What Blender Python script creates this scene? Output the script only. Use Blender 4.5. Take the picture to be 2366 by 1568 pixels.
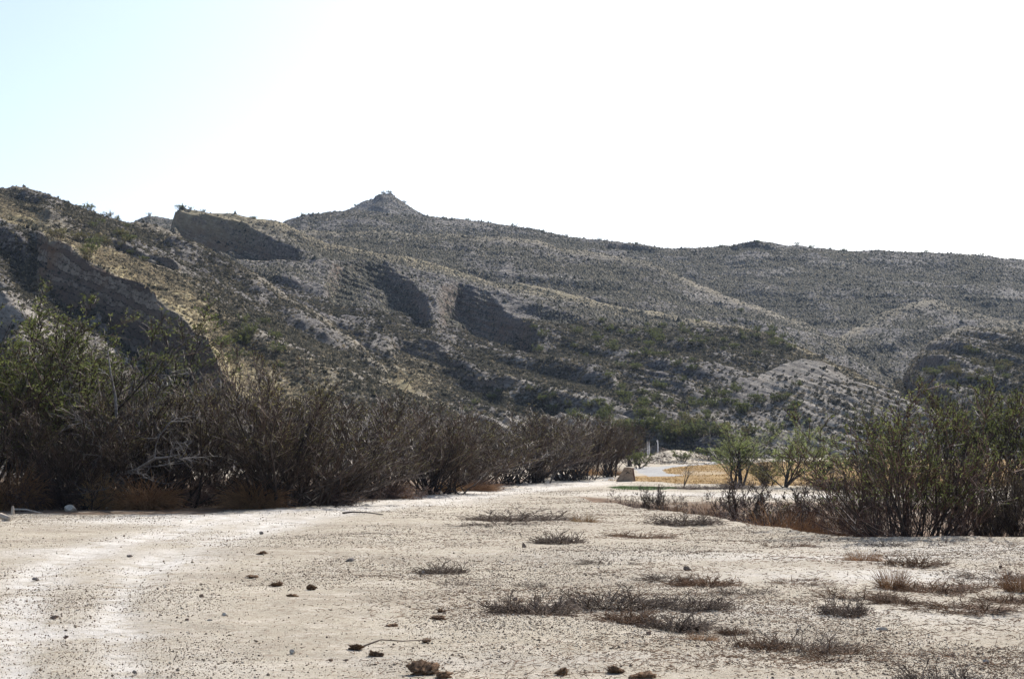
import bpy, math, random
import numpy as np
from mathutils import Vector

# ------------------------------------------------------------------ camera, sky, sun, exposure
scene = bpy.context.scene
for o in list(bpy.data.objects):
    bpy.data.objects.remove(o)
COL = scene.collection
PW, PH, FPX = 2366.0, 1568.0, 3750.0          # measuring frame of the photograph, focal length in its pixels
EYE = 1.7
PITCH = math.atan(266.0 / FPX)                # the horizon lies below the middle of the picture
SUN_AZ, SUN_EL = math.radians(28), math.radians(38)
SUN_E, SKY_E, EXPO = 3.9, 0.106, 0.92

cam_d = bpy.data.cameras.new("camera")
cam_d.sensor_width = 36.0
cam_d.lens = 36.0 * FPX / PW
cam_d.clip_start, cam_d.clip_end = 0.1, 6000.0
cam = bpy.data.objects.new("camera", cam_d)
COL.objects.link(cam)
cam.location = (0, 0, EYE)
cam.rotation_euler = (math.pi / 2 + PITCH, 0, 0)
scene.camera = cam

world = bpy.data.worlds.new("World")
scene.world = world
world.use_nodes = True
wn = world.node_tree
sky = wn.nodes.new("ShaderNodeTexSky")
sky.sky_type = 'NISHITA'
sky.sun_disc = False
sky.sun_elevation = SUN_EL
sky.sun_rotation = SUN_AZ
sky.altitude = 600
sky.air_density, sky.dust_density, sky.ozone_density = 0.85, 2.8, 1.0
wn.links.new(sky.outputs[0], wn.nodes["Background"].inputs[0])
wn.nodes["Background"].inputs[1].default_value = SKY_E

sd = bpy.data.lights.new("sun", 'SUN')
sd.energy, sd.angle, sd.color = SUN_E, math.radians(0.5), (1.0, 0.96, 0.90)
so = bpy.data.objects.new("sun", sd)
COL.objects.link(so)
sv = Vector((math.sin(SUN_AZ) * math.cos(SUN_EL), math.cos(SUN_AZ) * math.cos(SUN_EL), math.sin(SUN_EL)))
so.rotation_euler = sv.to_track_quat('Z', 'Y').to_euler()

vs = scene.view_settings
vs.view_transform, vs.look = 'Standard', 'None'
vs.exposure, vs.gamma, vs.use_curve_mapping = EXPO, 1.0, False
scene.cycles.max_bounces = 5
scene.cycles.transparent_max_bounces = 4

rng = np.random.default_rng(11)

# ------------------------------------------------------------------ small maths
CP, SP = math.cos(PITCH), math.sin(PITCH)


def ray(X, Y):
    u, v = (np.asarray(X, float) - PW / 2) / FPX, (PH / 2 - np.asarray(Y, float)) / FPX
    return u, CP - v * SP, SP + v * CP


def to_az(X, Y):
    dx, dy, dz = ray(X, Y)
    return np.arctan2(dx, dy), dz / np.hypot(dx, dy)


def to_px(x, y, z):
    dz = z - EYE
    yc = y * CP + dz * SP
    zc = -y * SP + dz * CP
    yc = np.maximum(yc, 0.01)
    return PW / 2 + FPX * x / yc, PH / 2 - FPX * zc / yc


def sstep(a, b, x):
    t = np.clip((x - a) / (b - a), 0, 1)
    return t * t * (3 - 2 * t)


def _h(ix, iy, seed):
    n = (ix.astype(np.int64) * 374761393 + iy.astype(np.int64) * 668265263 + seed * 974634777) & 0xFFFFFFFF
    n = ((n ^ (n >> 13)) * 1274126177) & 0xFFFFFFFF
    return ((n ^ (n >> 16)) & 0xFFFF) / 65535.0


def vnoise(x, y, seed=0):
    ix, iy = np.floor(x), np.floor(y)
    fx, fy = x - ix, y - iy
    ux, uy = fx * fx * (3 - 2 * fx), fy * fy * (3 - 2 * fy)
    a, b = _h(ix, iy, seed), _h(ix + 1, iy, seed)
    c, d = _h(ix, iy + 1, seed), _h(ix + 1, iy + 1, seed)
    return (a + (b - a) * ux + (c - a) * uy + (a - b - c + d) * ux * uy) * 2 - 1


def fbm(x, y, seed=0, octv=4):
    s, a = 0, 1.0
    for k in range(octv):
        s = s + a * vnoise(x * 2 ** k + 17.3 * k, y * 2 ** k - 9.1 * k, seed + k)
        a *= 0.5
    return s


def in_poly(x, y, poly):
    r = np.zeros(np.shape(x), bool)
    n = len(poly)
    for i in range(n):
        x0, y0 = poly[i]
        x1, y1 = poly[(i + 1) % n]
        c = ((y0 > y) != (y1 > y)) & (x < (x1 - x0) * (y - y0) / (y1 - y0 + 1e-12) + x0)
        r ^= c
    return r


def poly_dist(x, y, pts):
    d = np.full(np.shape(x), 1e9)
    for (x0, y0), (x1, y1) in zip(pts[:-1], pts[1:]):
        L2 = (x1 - x0) ** 2 + (y1 - y0) ** 2 + 1e-9
        t = np.clip(((x - x0) * (x1 - x0) + (y - y0) * (y1 - y0)) / L2, 0, 1)
        d = np.minimum(d, np.hypot(x - x0 - t * (x1 - x0), y - y0 - t * (y1 - y0)))
    return d


# ------------------------------------------------------------------ the lie of the ground
EDGE = np.array([(2.2, 66), (3.2, 58), (4.3, 51), (5.36, 44.3), (5.84, 39), (6.37, 36), (7.4, 34.2), (9, 33.5), (14, 33), (40, 31)])
FAR = np.array([(2.2, 67), (5, 60.5), (14, 58), (40, 58)])


def gz(x, y):
    x, y = np.asarray(x, float), np.asarray(y, float)
    z = 0.014 * np.clip(y - 104, 0, 160)
    yn = np.interp(x, EDGE[:, 0], EDGE[:, 1])
    yf = np.interp(x, FAR[:, 0], FAR[:, 1])
    z = z - 0.75 * sstep(0, 1.6, y - yn) * sstep(0, 6, yf - y) * sstep(2.4, 4.2, x)
    z = z + 1.25 * np.exp(-((x - 17.6) / 3.6) ** 2 - ((y - 174) / 6.5) ** 2)
    z = z + 0.05 * vnoise(x / 3.1, y / 3.1, 5) * sstep(4, 12, y)
    return z


def ground_at(X, Y):
    dx, dy, dz = [float(a) for a in ray(X, Y)]
    t = EYE / max(-dz, 1e-4)
    t = min(t, 400.0)
    lo = None
    for s in np.linspace(5, 400, 1600):
        if EYE + dz * s <= float(gz(dx * s, dy * s)):
            lo = s
            break
    t = lo if lo is not None else t
    return dx * t, dy * t


def flat(X, Y):
    dx, dy, dz = [float(a) for a in ray(X, Y)]
    t = EYE / -dz
    return dx * t, dy * t


# ------------------------------------------------------------------ mesh helpers
def mk_mesh(name, V, F, mats, smooth=False, attrs=None):
    V = np.ascontiguousarray(V, np.float32)
    F = np.ascontiguousarray(F, np.int32)
    k = F.shape[1]
    me = bpy.data.meshes.new(name)
    me.vertices.add(len(V))
    me.vertices.foreach_set("co", V.ravel())
    me.loops.add(F.size)
    me.loops.foreach_set("vertex_index", F.ravel())
    me.polygons.add(len(F))
    me.polygons.foreach_set("loop_start", np.arange(0, F.size, k, dtype=np.int32))
    if smooth:
        me.polygons.foreach_set("use_smooth", np.ones(len(F), bool))
    for an, av in (attrs or {}).items():
        a = me.attributes.new(an, 'FLOAT', 'POINT')
        a.data.foreach_set("value", np.ascontiguousarray(av, np.float32))
    for m in (mats if isinstance(mats, (list, tuple)) else [mats]):
        me.materials.append(m)
    me.update(calc_edges=True)
    me.validate()
    return me


def link(name, me, parent=None):
    o = bpy.data.objects.new(name, me)
    COL.objects.link(o)
    if parent is not None:
        o.parent = parent
    return o


def tag(o, label=None, cat=None, group=None, kind=None):
    for k, v in (("label", label), ("category", cat), ("group", group), ("kind", kind)):
        if v:
            o[k] = v
    return o


def tubes(P, R, sides=3):
    """P [N,K,3] polylines, R [N,K] radii -> verts, quads"""
    N, K, _ = P.shape
    T = np.gradient(P, axis=1)
    T /= np.linalg.norm(T, axis=2, keepdims=True) + 1e-9
    ref = np.where(np.abs(T[..., 2:3]) > 0.9, np.array([1.0, 0, 0]), np.array([0, 0, 1.0]))
    A = np.cross(T, ref)
    A /= np.linalg.norm(A, axis=2, keepdims=True) + 1e-9
    B = np.cross(T, A)
    ang = np.arange(sides) * 2 * np.pi / sides
    V = P[:, :, None, :] + R[:, :, None, None] * (A[:, :, None, :] * np.cos(ang)[None, None, :, None] + B[:, :, None, :] * np.sin(ang)[None, None, :, None])
    n, k, s = np.meshgrid(np.arange(N), np.arange(K - 1), np.arange(sides), indexing='ij')
    b = n * K * sides + k * sides
    s2 = (s + 1) % sides
    F = np.stack([b + s, b + s2, b + sides + s2, b + sides + s], -1).reshape(-1, 4)
    return V.reshape(-1, 3), F


def join(parts):
    Vs, Fs, o = [], [], 0
    for V, F in parts:
        Vs.append(V)
        Fs.append(F + o)
        o += len(V)
    return np.concatenate(Vs), np.concatenate(Fs)


def nrm(a):
    return a / (np.linalg.norm(a, axis=-1, keepdims=True) + 1e-9)


def grow(r, start, d, length, K, up=0.1, wig=0.12):
    p, d = start.copy(), nrm(d)
    out = [p]
    st = (length / (K - 1))[:, None]
    for k in range(K - 1):
        d = nrm(d + np.array([0, 0, up]) + r.normal(0, wig, d.shape))
        p = p + d * st
        out.append(p)
    return np.stack(out, 1)


def kids(r, P, L, n, ang, ratio, tmin=0.2, tmax=1.0):
    N, K, _ = P.shape
    i = np.repeat(np.arange(N), n)
    t = r.uniform(tmin, tmax, N * n) * (K - 1) * 0.999
    k = np.floor(t).astype(int)
    f = (t - k)[:, None]
    s = P[i, k] * (1 - f) + P[i, k + 1] * f
    T = nrm(P[i, k + 1] - P[i, k])
    q = nrm(np.cross(T, r.normal(0, 1, T.shape)))
    a = r.uniform(ang[0], ang[1], N * n)[:, None]
    d = T * np.cos(a) + q * np.sin(a)
    ln = L[i] * ratio * r.uniform(0.55, 1.25, N * n) * (1.15 - 0.55 * t / (K - 1))
    return s, d, ln, t / (K - 1)


def lin_r(N, K, r0, r1):
    t = np.linspace(0, 1, K)
    return np.broadcast_to(np.asarray(r0).reshape(-1, 1) * (1 - t) + np.asarray(r1).reshape(-1, 1) * t, (N, K))


def leaf_quads(r, pos, size, asp=0.35, up=0.3):
    N = len(pos)
    d = nrm(r.normal(0, 1, (N, 3)) + np.array([0, 0, up]))
    q = nrm(np.cross(d, r.normal(0, 1, (N, 3))))
    L = (size * r.uniform(0.6, 1.4, N))[:, None]
    w = L * asp
    V = np.stack([pos, pos + d * L * 0.5 + q * w * 0.5, pos + d * L, pos + d * L * 0.5 - q * w * 0.5], 1)
    return V.reshape(-1, 3), np.arange(N * 4).reshape(N, 4)


# ------------------------------------------------------------------ materials
def new_mat(name):
    m = bpy.data.materials.new(name)
    m.use_nodes = True
    nt = m.node_tree
    return m, nt, nt.nodes["Principled BSDF"]


def node(nt, t, **kw):
    n = nt.nodes.new(t)
    for k, v in kw.items():
        setattr(n, k, v)
    return n


def noise_fac(nt, scale, detail=4, rough=0.6, lo=0.35, hi=0.65, vec=None):
    n = node(nt, "ShaderNodeTexNoise")
    n.inputs["Scale"].default_value = scale
    n.inputs["Detail"].default_value = detail
    n.inputs["Roughness"].default_value = rough
    if vec is None:
        vec = nt.nodes.get("geo_pos")
        if vec is None:
            vec = node(nt, "ShaderNodeNewGeometry")
            vec.name = "geo_pos"
        vec = vec.outputs["Position"]
    nt.links.new(vec, n.inputs["Vector"])
    mr = node(nt, "ShaderNodeMapRange")
    mr.inputs[1].default_value, mr.inputs[2].default_value = lo, hi
    nt.links.new(n.outputs[0], mr.inputs[0])
    return mr.outputs[0]


def mixc(nt, fac, a, b):
    m = node(nt, "ShaderNodeMix", data_type='RGBA')
    for sock, v in ((m.inputs[0], fac), (m.inputs[6], a), (m.inputs[7], b)):
        if hasattr(v, "links"):
            nt.links.new(v, sock)
        elif isinstance(v, (int, float)):
            sock.default_value = v
        else:
            sock.default_value = (*v, 1.0)
    return m.outputs[2]


def mth(nt, op, a, b=0.0, clamp=False):
    m = node(nt, "ShaderNodeMath", operation=op, use_clamp=clamp)
    for sock, v in ((m.inputs[0], a), (m.inputs[1], b)):
        if hasattr(v, "links"):
            nt.links.new(v, sock)
        else:
            sock.default_value = v
    return m.outputs[0]


def attr(nt, name):
    a = node(nt, "ShaderNodeAttribute", attribute_name=name)
    return a.outputs["Fac"]


def bump(nt, bsdf, height, strength=0.5, dist=0.05, prev=None):
    b = node(nt, "ShaderNodeBump")
    b.inputs["Strength"].default_value = strength
    b.inputs["Distance"].default_value = dist
    nt.links.new(height, b.inputs["Height"])
    if prev is not None:
        nt.links.new(prev, b.inputs["Normal"])
    nt.links.new(b.outputs[0], bsdf.inputs["Normal"])
    return b.outputs[0]


def simple_mat(name, c1, c2, scale, rough=0.8, spec=0.3, obj_rand=0.0, trans=0.0, lo=0.35, hi=0.65, detail=3):
    m, nt, b = new_mat(name)
    f = noise_fac(nt, scale, detail, 0.6, lo, hi)
    c = mixc(nt, f, c1, c2)
    if obj_rand:
        oi = node(nt, "ShaderNodeObjectInfo")
        hsv = node(nt, "ShaderNodeHueSaturation")
        mr = node(nt, "ShaderNodeMapRange")
        mr.inputs[3].default_value, mr.inputs[4].default_value = 1 - obj_rand, 1 + obj_rand
        nt.links.new(oi.outputs["Random"], mr.inputs[0])
        nt.links.new(mr.outputs[0], hsv.inputs["Value"])
        nt.links.new(c, hsv.inputs["Color"])
        c = hsv.outputs[0]
    nt.links.new(c, b.inputs["Base Color"])
    b.inputs["Roughness"].default_value = rough
    b.inputs["Specular IOR Level"].default_value = spec
    if trans:
        t = node(nt, "ShaderNodeBsdfTranslucent")
        nt.links.new(c, t.inputs["Color"])
        mx = node(nt, "ShaderNodeMixShader")
        mx.inputs[0].default_value = trans
        nt.links.new(b.outputs[0], mx.inputs[1])
        nt.links.new(t.outputs[0], mx.inputs[2])
        nt.links.new(mx.outputs[0], nt.nodes["Material Output"].inputs[0])
    return m


M = {}
M['bark'] = simple_mat("bark", (0.030, 0.022, 0.018), (0.07, 0.055, 0.047), 9, 0.8, 0.15, 0.25)
def twig_material(name, dark, mid, pale):
    m, nt, b = new_mat(name)
    cr = node(nt, "ShaderNodeValToRGB")
    el = cr.color_ramp.elements
    el[0].position, el[0].color = 0.0, (*dark, 1)
    el[1].position, el[1].color = 1.0, (*pale, 1)
    for p, c in ((0.55, mid), (0.92, tuple(1.7 * q for q in mid))):
        e = el.new(p)
        e.color = (*c, 1)
    nt.links.new(attr(nt, "tone"), cr.inputs[0])
    oi = node(nt, "ShaderNodeObjectInfo")
    hsv = node(nt, "ShaderNodeHueSaturation")
    mr = node(nt, "ShaderNodeMapRange")
    mr.inputs[3].default_value, mr.inputs[4].default_value = 0.75, 1.25
    nt.links.new(oi.outputs["Random"], mr.inputs[0])
    nt.links.new(mr.outputs[0], hsv.inputs["Value"])
    nt.links.new(cr.outputs[0], hsv.inputs["Color"])
    nt.links.new(hsv.outputs[0], b.inputs["Base Color"])
    b.inputs["Roughness"].default_value = 0.6
    b.inputs["Specular IOR Level"].default_value = 0.25
    return m


M['twig'] = twig_material("twig", (0.022, 0.014, 0.010), (0.068, 0.044, 0.031), (0.32, 0.26, 0.21))
M['twig_rust'] = twig_material("twig_rust", (0.025, 0.014, 0.012), (0.085, 0.046, 0.032), (0.30, 0.22, 0.16))
M['grey_bark'] = simple_mat("grey_bark", (0.10, 0.09, 0.085), (0.26, 0.24, 0.22), 8, 0.8, 0.15, 0.1)
M['leaf_olive'] = simple_mat("leaf_olive", (0.09, 0.11, 0.035), (0.20, 0.22, 0.075), 1.2, 0.85, 0.08, 0.15, 0.4)
M['leaf_brown'] = simple_mat("leaf_brown", (0.13, 0.12, 0.045), (0.27, 0.245, 0.10), 1.5, 0.85, 0.08, 0.15, 0.35)
M['leaf_tree'] = simple_mat("leaf_tree", (0.19, 0.235, 0.07), (0.36, 0.40, 0.17), 1.2, 0.85, 0.08, 0.1, 0.6)
M['straw'] = simple_mat("straw", (0.28, 0.165, 0.07), (0.52, 0.35, 0.18), 4, 0.8, 0.1, 0.2, 0.25)
M['rust_straw'] = simple_mat("rust_straw", (0.19, 0.10, 0.048), (0.45, 0.26, 0.13), 4, 0.8, 0.1, 0.2, 0.2)
M['weed_grey'] = simple_mat("weed_grey", (0.075, 0.052, 0.04), (0.20, 0.155, 0.12), 5, 0.8, 0.1, 0.2)
M['weed_brown'] = simple_mat("weed_brown", (0.085, 0.05, 0.03), (0.23, 0.14, 0.085), 5, 0.8, 0.1, 0.2)
M['stone_pale'] = simple_mat("stone_pale", (0.36, 0.315, 0.255), (0.58, 0.52, 0.44), 14, 0.95, 0.05, 0.1)
M['stone_brown'] = simple_mat("stone_brown", (0.13, 0.085, 0.06), (0.25, 0.18, 0.135), 18, 0.95, 0.05, 0.15)
M['stone_grey'] = simple_mat("stone_grey", (0.17, 0.145, 0.125), (0.32, 0.28, 0.245), 18, 0.95, 0.05, 0.15)
M['clod'] = simple_mat("clod", (0.075, 0.042, 0.025), (0.21, 0.13, 0.075), 40, 0.95, 0.1, 0.15)
M['drift'] = simple_mat("driftwood", (0.32, 0.26, 0.2), (0.55, 0.47, 0.38), 10, 0.8, 0.2)
M['post'] = simple_mat("white_post", (0.60, 0.57, 0.55), (0.75, 0.72, 0.70), 6, 0.6, 0.3)
M['sign_stone'] = simple_mat("sign_stone", (0.23, 0.165, 0.11), (0.40, 0.30, 0.21), 5, 0.85, 0.2)
M['sign_mark'] = simple_mat("sign_mark", (0.018, 0.014, 0.014), (0.03, 0.022, 0.02), 20, 0.6, 0.3)
M['sign_dim'] = simple_mat("sign_dim", (0.15, 0.10, 0.06), (0.2, 0.14, 0.09), 20, 0.8, 0.2)
M['sign_side_shade'] = simple_mat("sign_side_shade", (0.16, 0.08, 0.055), (0.24, 0.13, 0.09), 8, 0.85, 0.2)  # darker tone that paints shade onto the sign's right side
M['pale_wood'] = simple_mat("pale_stalk", (0.2, 0.17, 0.13), (0.36, 0.31, 0.25), 6, 0.7, 0.3)


def ground_material():
    m, nt, b = new_mat("desert_ground")
    pale, gold, grey, green, dark = [attr(nt, k) for k in ("pale", "gold", "grey", "green", "dark")]
    c = mixc(nt, noise_fac(nt, 0.35, 5, 0.6, 0.38, 0.64), (0.50, 0.44, 0.34), (0.37, 0.32, 0.245))
    c = mixc(nt, mth(nt, 'MULTIPLY', noise_fac(nt, 1.7, 5, 0.7, 0.5, 0.62), 0.6), c, (0.60, 0.535, 0.44))
    c = mixc(nt, mth(nt, 'MULTIPLY', noise_fac(nt, 9, 5, 0.75, 0.50, 0.64), 0.75), c, (0.28, 0.215, 0.15))
    c = mixc(nt, mth(nt, 'MULTIPLY', noise_fac(nt, 30, 4, 0.7, 0.56, 0.68), 0.8), c, (0.17, 0.125, 0.085))
    pn = mth(nt, 'MULTIPLY', pale, noise_fac(nt, 2.2, 7, 0.8, 0.38, 0.54), True)
    c = mixc(nt, pn, c, (0.64, 0.60, 0.54))
    gd = mixc(nt, noise_fac(nt, 0.5, 5, 0.75, 0.38, 0.62), (0.21, 0.128, 0.048), (0.37, 0.25, 0.105))
    c = mixc(nt, gold, c, gd)
    c = mixc(nt, grey, c, mixc(nt, noise_fac(nt, 0.8), (0.30, 0.29, 0.275), (0.40, 0.39, 0.37)))
    c = mixc(nt, mth(nt, 'MULTIPLY', green, noise_fac(nt, 1.2, 3, 0.6, 0.3, 0.5)), c, (0.06, 0.10, 0.03))
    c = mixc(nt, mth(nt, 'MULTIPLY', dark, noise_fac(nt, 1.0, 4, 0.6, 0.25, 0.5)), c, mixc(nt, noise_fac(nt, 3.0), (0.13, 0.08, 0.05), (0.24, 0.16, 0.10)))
    nt.links.new(c, b.inputs["Base Color"])
    b.inputs["Roughness"].default_value = 0.95
    b.inputs["Specular IOR Level"].default_value = 0.1
    h = mth(nt, 'ADD', noise_fac(nt, 14, 6, 0.75, 0.2, 0.8), mth(nt, 'MULTIPLY', noise_fac(nt, 55, 3, 0.6, 0.2, 0.8), 0.5))
    bump(nt, b, h, 0.8, 0.035)
    return m


def hill_material():
    m, nt, b = new_mat("rocky_hillside")
    yel, cliff, rock = attr(nt, "yel"), attr(nt, "cliff"), attr(nt, "rock")
    sb = attr(nt, "bed")
    comb = node(nt, "ShaderNodeCombineXYZ")
    nt.links.new(mth(nt, 'MULTIPLY', sb, 1.0), comb.inputs[2])
    g = node(nt, "ShaderNodeNewGeometry")
    sep = node(nt, "ShaderNodeSeparateXYZ")
    nt.links.new(g.outputs["Position"], sep.inputs[0])
    nt.links.new(mth(nt, 'MULTIPLY', sep.outputs[0], 0.16), comb.inputs[0])
    nt.links.new(mth(nt, 'MULTIPLY', sep.outputs[1], 0.10), comb.inputs[1])
    bedv = comb.outputs[0]
    soil = mixc(nt, noise_fac(nt, 0.06, 5, 0.65), (0.088, 0.082, 0.084), (0.145, 0.132, 0.125))
    soil = mixc(nt, noise_fac(nt, 1.3, 4, 0.7, 0.50, 0.60), soil, (0.36, 0.325, 0.28))
    rk = mixc(nt, noise_fac(nt, 1.1, 5, 0.7, 0.35, 0.65, bedv), (0.17, 0.147, 0.122), (0.52, 0.47, 0.40))
    wob = mth(nt, 'MULTIPLY', noise_fac(nt, 0.3, 5, 0.7, 0.2, 0.8), 1.9)
    b2 = mth(nt, 'DIVIDE', mth(nt, 'ADD', sb, wob), 0.85)
    wn_ = node(nt, "ShaderNodeTexWhiteNoise", noise_dimensions='1D')
    nt.links.new(mth(nt, 'FLOOR', b2), wn_.inputs["W"])
    crack = mth(nt, 'LESS_THAN', mth(nt, 'FRACT', b2), 0.16)
    crack = mth(nt, 'MULTIPLY', crack, noise_fac(nt, 0.6, 4, 0.7, 0.38, 0.52))
    clf = mixc(nt, wn_.outputs["Value"], (0.24, 0.18, 0.14), (0.60, 0.50, 0.39))
    clf = mixc(nt, noise_fac(nt, 1.1, 5, 0.75, 0.42, 0.62), clf, (0.20, 0.15, 0.115))
    clf = mixc(nt, crack, clf, (0.09, 0.068, 0.052))
    rk = mixc(nt, mth(nt, 'MULTIPLY', crack, 0.6), rk, (0.09, 0.08, 0.075))
    c = mixc(nt, rock, soil, rk)
    ygr = mixc(nt, noise_fac(nt, 0.8, 4, 0.7), (0.34, 0.27, 0.13), (0.55, 0.46, 0.27))
    c = mixc(nt, mth(nt, 'MULTIPLY', yel, noise_fac(nt, 0.35, 4, 0.7, 0.28, 0.48)), c, ygr)
    clf = mixc(nt, noise_fac(nt, 0.12, 4, 0.6, 0.5, 0.68), clf, mixc(nt, 0.6, clf, (0.36, 0.20, 0.10)))
    c = mixc(nt, cliff, c, clf)
    nt.links.new(c, b.inputs["Base Color"])
    b.inputs["Roughness"].default_value = 0.95
    b.inputs["Specular IOR Level"].default_value = 0.1
    h1 = noise_fac(nt, 0.9, 6, 0.75, 0.2, 0.8)
    h2 = noise_fac(nt, 1.6, 5, 0.7, 0.2, 0.8, bedv)
    n1 = bump(nt, b, h1, 0.9, 0.9)
    bump(nt, b, h2, 0.9, 0.8, n1)
    return m


def scrub_material():
    m, nt, b = new_mat("hillside_scrub")
    t = attr(nt, "tone")
    cr = node(nt, "ShaderNodeValToRGB")
    cols = [(0.0, (0.036, 0.037, 0.028)), (0.35, (0.080, 0.076, 0.056)), (0.6, (0.14, 0.128, 0.098)), (0.75, (0.25, 0.21, 0.14)), (1.0, (0.54, 0.45, 0.30))]
    el = cr.color_ramp.elements
    el[0].position, el[0].color = cols[0][0], (*cols[0][1], 1)
    el[1].position, el[1].color = cols[-1][0], (*cols[-1][1], 1)
    for p, c in cols[1:-1]:
        e = el.new(p)
        e.color = (*c, 1)
    nt.links.new(t, cr.inputs[0])
    nt.links.new(cr.outputs[0], b.inputs["Base Color"])
    b.inputs["Roughness"].default_value = 0.9
    b.inputs["Specular IOR Level"].default_value = 0.1
    tr = node(nt, "ShaderNodeBsdfTranslucent")
    nt.links.new(cr.outputs[0], tr.inputs[0])
    mx = node(nt, "ShaderNodeMixShader")
    mx.inputs[0].default_value = 0.3
    nt.links.new(b.outputs[0], mx.inputs[1])
    nt.links.new(tr.outputs[0], mx.inputs[2])
    nt.links.new(mx.outputs[0], nt.nodes["Material Output"].inputs[0])
    return m


M['ground'], M['hill'], M['scrub'] = ground_material(), hill_material(), scrub_material()

# ------------------------------------------------------------------ ground sheet
az = np.concatenate([np.linspace(-math.pi, math.radians(-26), 60, endpoint=False),
                     np.linspace(math.radians(-26), math.radians(26), 760, endpoint=False),
                     np.linspace(math.radians(26), math.pi, 60)])
rr = np.concatenate([np.array([0.02, 1.5]), np.geomspace(3, 9, 30, endpoint=False), np.geomspace(9, 260, 620, endpoint=False), np.geomspace(260, 3500, 30)])
A2, R2 = np.meshgrid(az, rr, indexing='ij')
GX, GY = R2 * np.sin(A2), R2 * np.cos(A2)
GZ = gz(GX, GY)
GZ = GZ + (0.014 * fbm(GX / 0.5, GY / 0.5, 3, 3) + 0.02 * fbm(GX / 1.6, GY / 1.6, 9, 2)) * (R2 < 120)
RUT_L = [flat(*p) for p in ((0, 1640), (20, 1560), (40, 1480), (50, 1400), (90, 1315), (190, 1280), (300, 1252), (400, 1224), (470, 1203), (600, 1188), (860, 1164), (1010, 1147), (1150, 1134), (1300, 1118), (1420, 1109))]
RUT_R = [flat(*p) for p in ((320, 1640), (285, 1560), (265, 1480), (262, 1390), (340, 1305), (440, 1268), (560, 1230), (680, 1199), (880, 1171), (1040, 1152), (1180, 1138), (1320, 1122), (1430, 1112))]


def track_offset(x, y):
    """distance from the nearer wheel rut"""
    return np.minimum(poly_dist(x, y, RUT_L), poly_dist(x, y, RUT_R))


WN = vnoise(GX / 2.2, GY / 2.2, 21) * 0.5
rw = np.interp(GY, [10, 20, 45, 100], [0.16, 0.28, 0.8, 1.2])
dl, dr = poly_dist(GX, GY, RUT_L) + 0.12 * WN, poly_dist(GX, GY, RUT_R) + 0.12 * WN
pale = 1.1 * np.exp(-(dl / rw) ** 2) + 0.85 * np.exp(-(dr / rw) ** 2) + 0.2 * sstep(1.6, 0.6, np.minimum(dl, dr))
pale = pale * (0.75 + 0.5 * fbm(GX / 2.0, GY / 3.0, 23, 2))
GZ = GZ - 0.025 * np.exp(-(dl / 0.3) ** 2) - 0.025 * np.exp(-(dr / 0.3) ** 2)
for (X, Y, sx, sy, a) in ((430, 1196, 2.6, 3.2, 1.0), (330, 1202, 2.0, 2.5, 0.8), (960, 1158, 2.2, 6, 1.0), (1060, 1146, 1.8, 5, 1.0), (130, 1278, 1.4, 1.2, 0.8), (20, 1350, 0.9, 1.0, 0.5), (10, 1460, 0.8, 1.0, 0.6),
                          (350, 1300, 0.7, 1.5, 0.5), (230, 1466, 0.7, 0.3, 0.6), (1900, 1288, 3.5, 1.3, 0.7), (2000, 1420, 3, 0.8, 0.45), (2100, 1330, 2.5, 1.2, 0.8), (1250, 1530, 2.0, 0.6, 0.35), (2250, 1265, 3, 1.6, 0.6), (1700, 1145, 5, 3, 0.8), (2000, 1146, 4, 3, 0.8), (1500, 1140, 4, 3, 0.7), (1330, 1118, 3, 6, 0.7)):
    cx, cy = flat(X, Y)
    pale = pale + a * np.exp(-((GX - cx + 0.4 * WN) / sx) ** 2 - ((GY - cy + WN) / sy) ** 2)
PALE = np.clip(pale, 0, 1)


def scr_poly(pts):
    return [ground_at(*p) for p in pts]


def soft(mask_poly, jit=0.6):
    return in_poly(GX + jit * WN, GY + 2.5 * jit * vnoise(GX / 4, GY / 4, 33), mask_poly).astype(float)


gold_poly = scr_poly([(1390, 1109), (1470, 1112), (1560, 1117), (1700, 1121), (1980, 1127), (2420, 1120), (2420, 1062), (2000, 1062), (1760, 1067), (1640, 1071), (1560, 1076), (1530, 1083), (1500, 1098), (1420, 1104)])
grey_poly = scr_poly([(1466, 1080), (1550, 1075), (1640, 1068), (1740, 1062), (1740, 1065), (1650, 1072), (1560, 1079), (1528, 1086), (1545, 1094), (1580, 1098), (1500, 1101), (1472, 1091)])
pale2 = scr_poly([(1385, 1112), (1400, 1104), (1432, 1103), (1440, 1106), (1415, 1110)])
green_poly = scr_poly([(1400, 1127), (1430, 1123), (1560, 1125), (1600, 1129), (1500, 1132), (1430, 1131)])
island = scr_poly([(1560, 1096), (1585, 1088), (1660, 1086), (1690, 1093), (1620, 1098)])
GOLD = soft(gold_poly)
GREY = soft(grey_poly, 0.15)
GOLD = np.where(GREY > 0, 0, GOLD)
GOLD = GOLD * (1 - 0.35 * soft(island, 0.4))
GREY = np.maximum(GREY, soft(pale2, 0.2) * 0.8)
GREEN = soft(green_poly, 0.7)
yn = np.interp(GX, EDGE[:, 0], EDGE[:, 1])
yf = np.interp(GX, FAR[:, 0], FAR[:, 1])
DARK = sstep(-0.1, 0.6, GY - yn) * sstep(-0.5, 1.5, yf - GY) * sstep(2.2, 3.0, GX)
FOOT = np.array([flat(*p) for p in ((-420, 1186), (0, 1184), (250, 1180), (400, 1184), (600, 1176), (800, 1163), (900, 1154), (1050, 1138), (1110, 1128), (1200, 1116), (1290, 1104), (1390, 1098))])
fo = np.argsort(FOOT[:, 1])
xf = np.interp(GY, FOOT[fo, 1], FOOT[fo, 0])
DARK = np.maximum(DARK, ((GX < xf + 0.25 * WN) & (GY > 47) & (GY < 112)) * 0.9)  # brown soil with the shade under the thicket painted in
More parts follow.
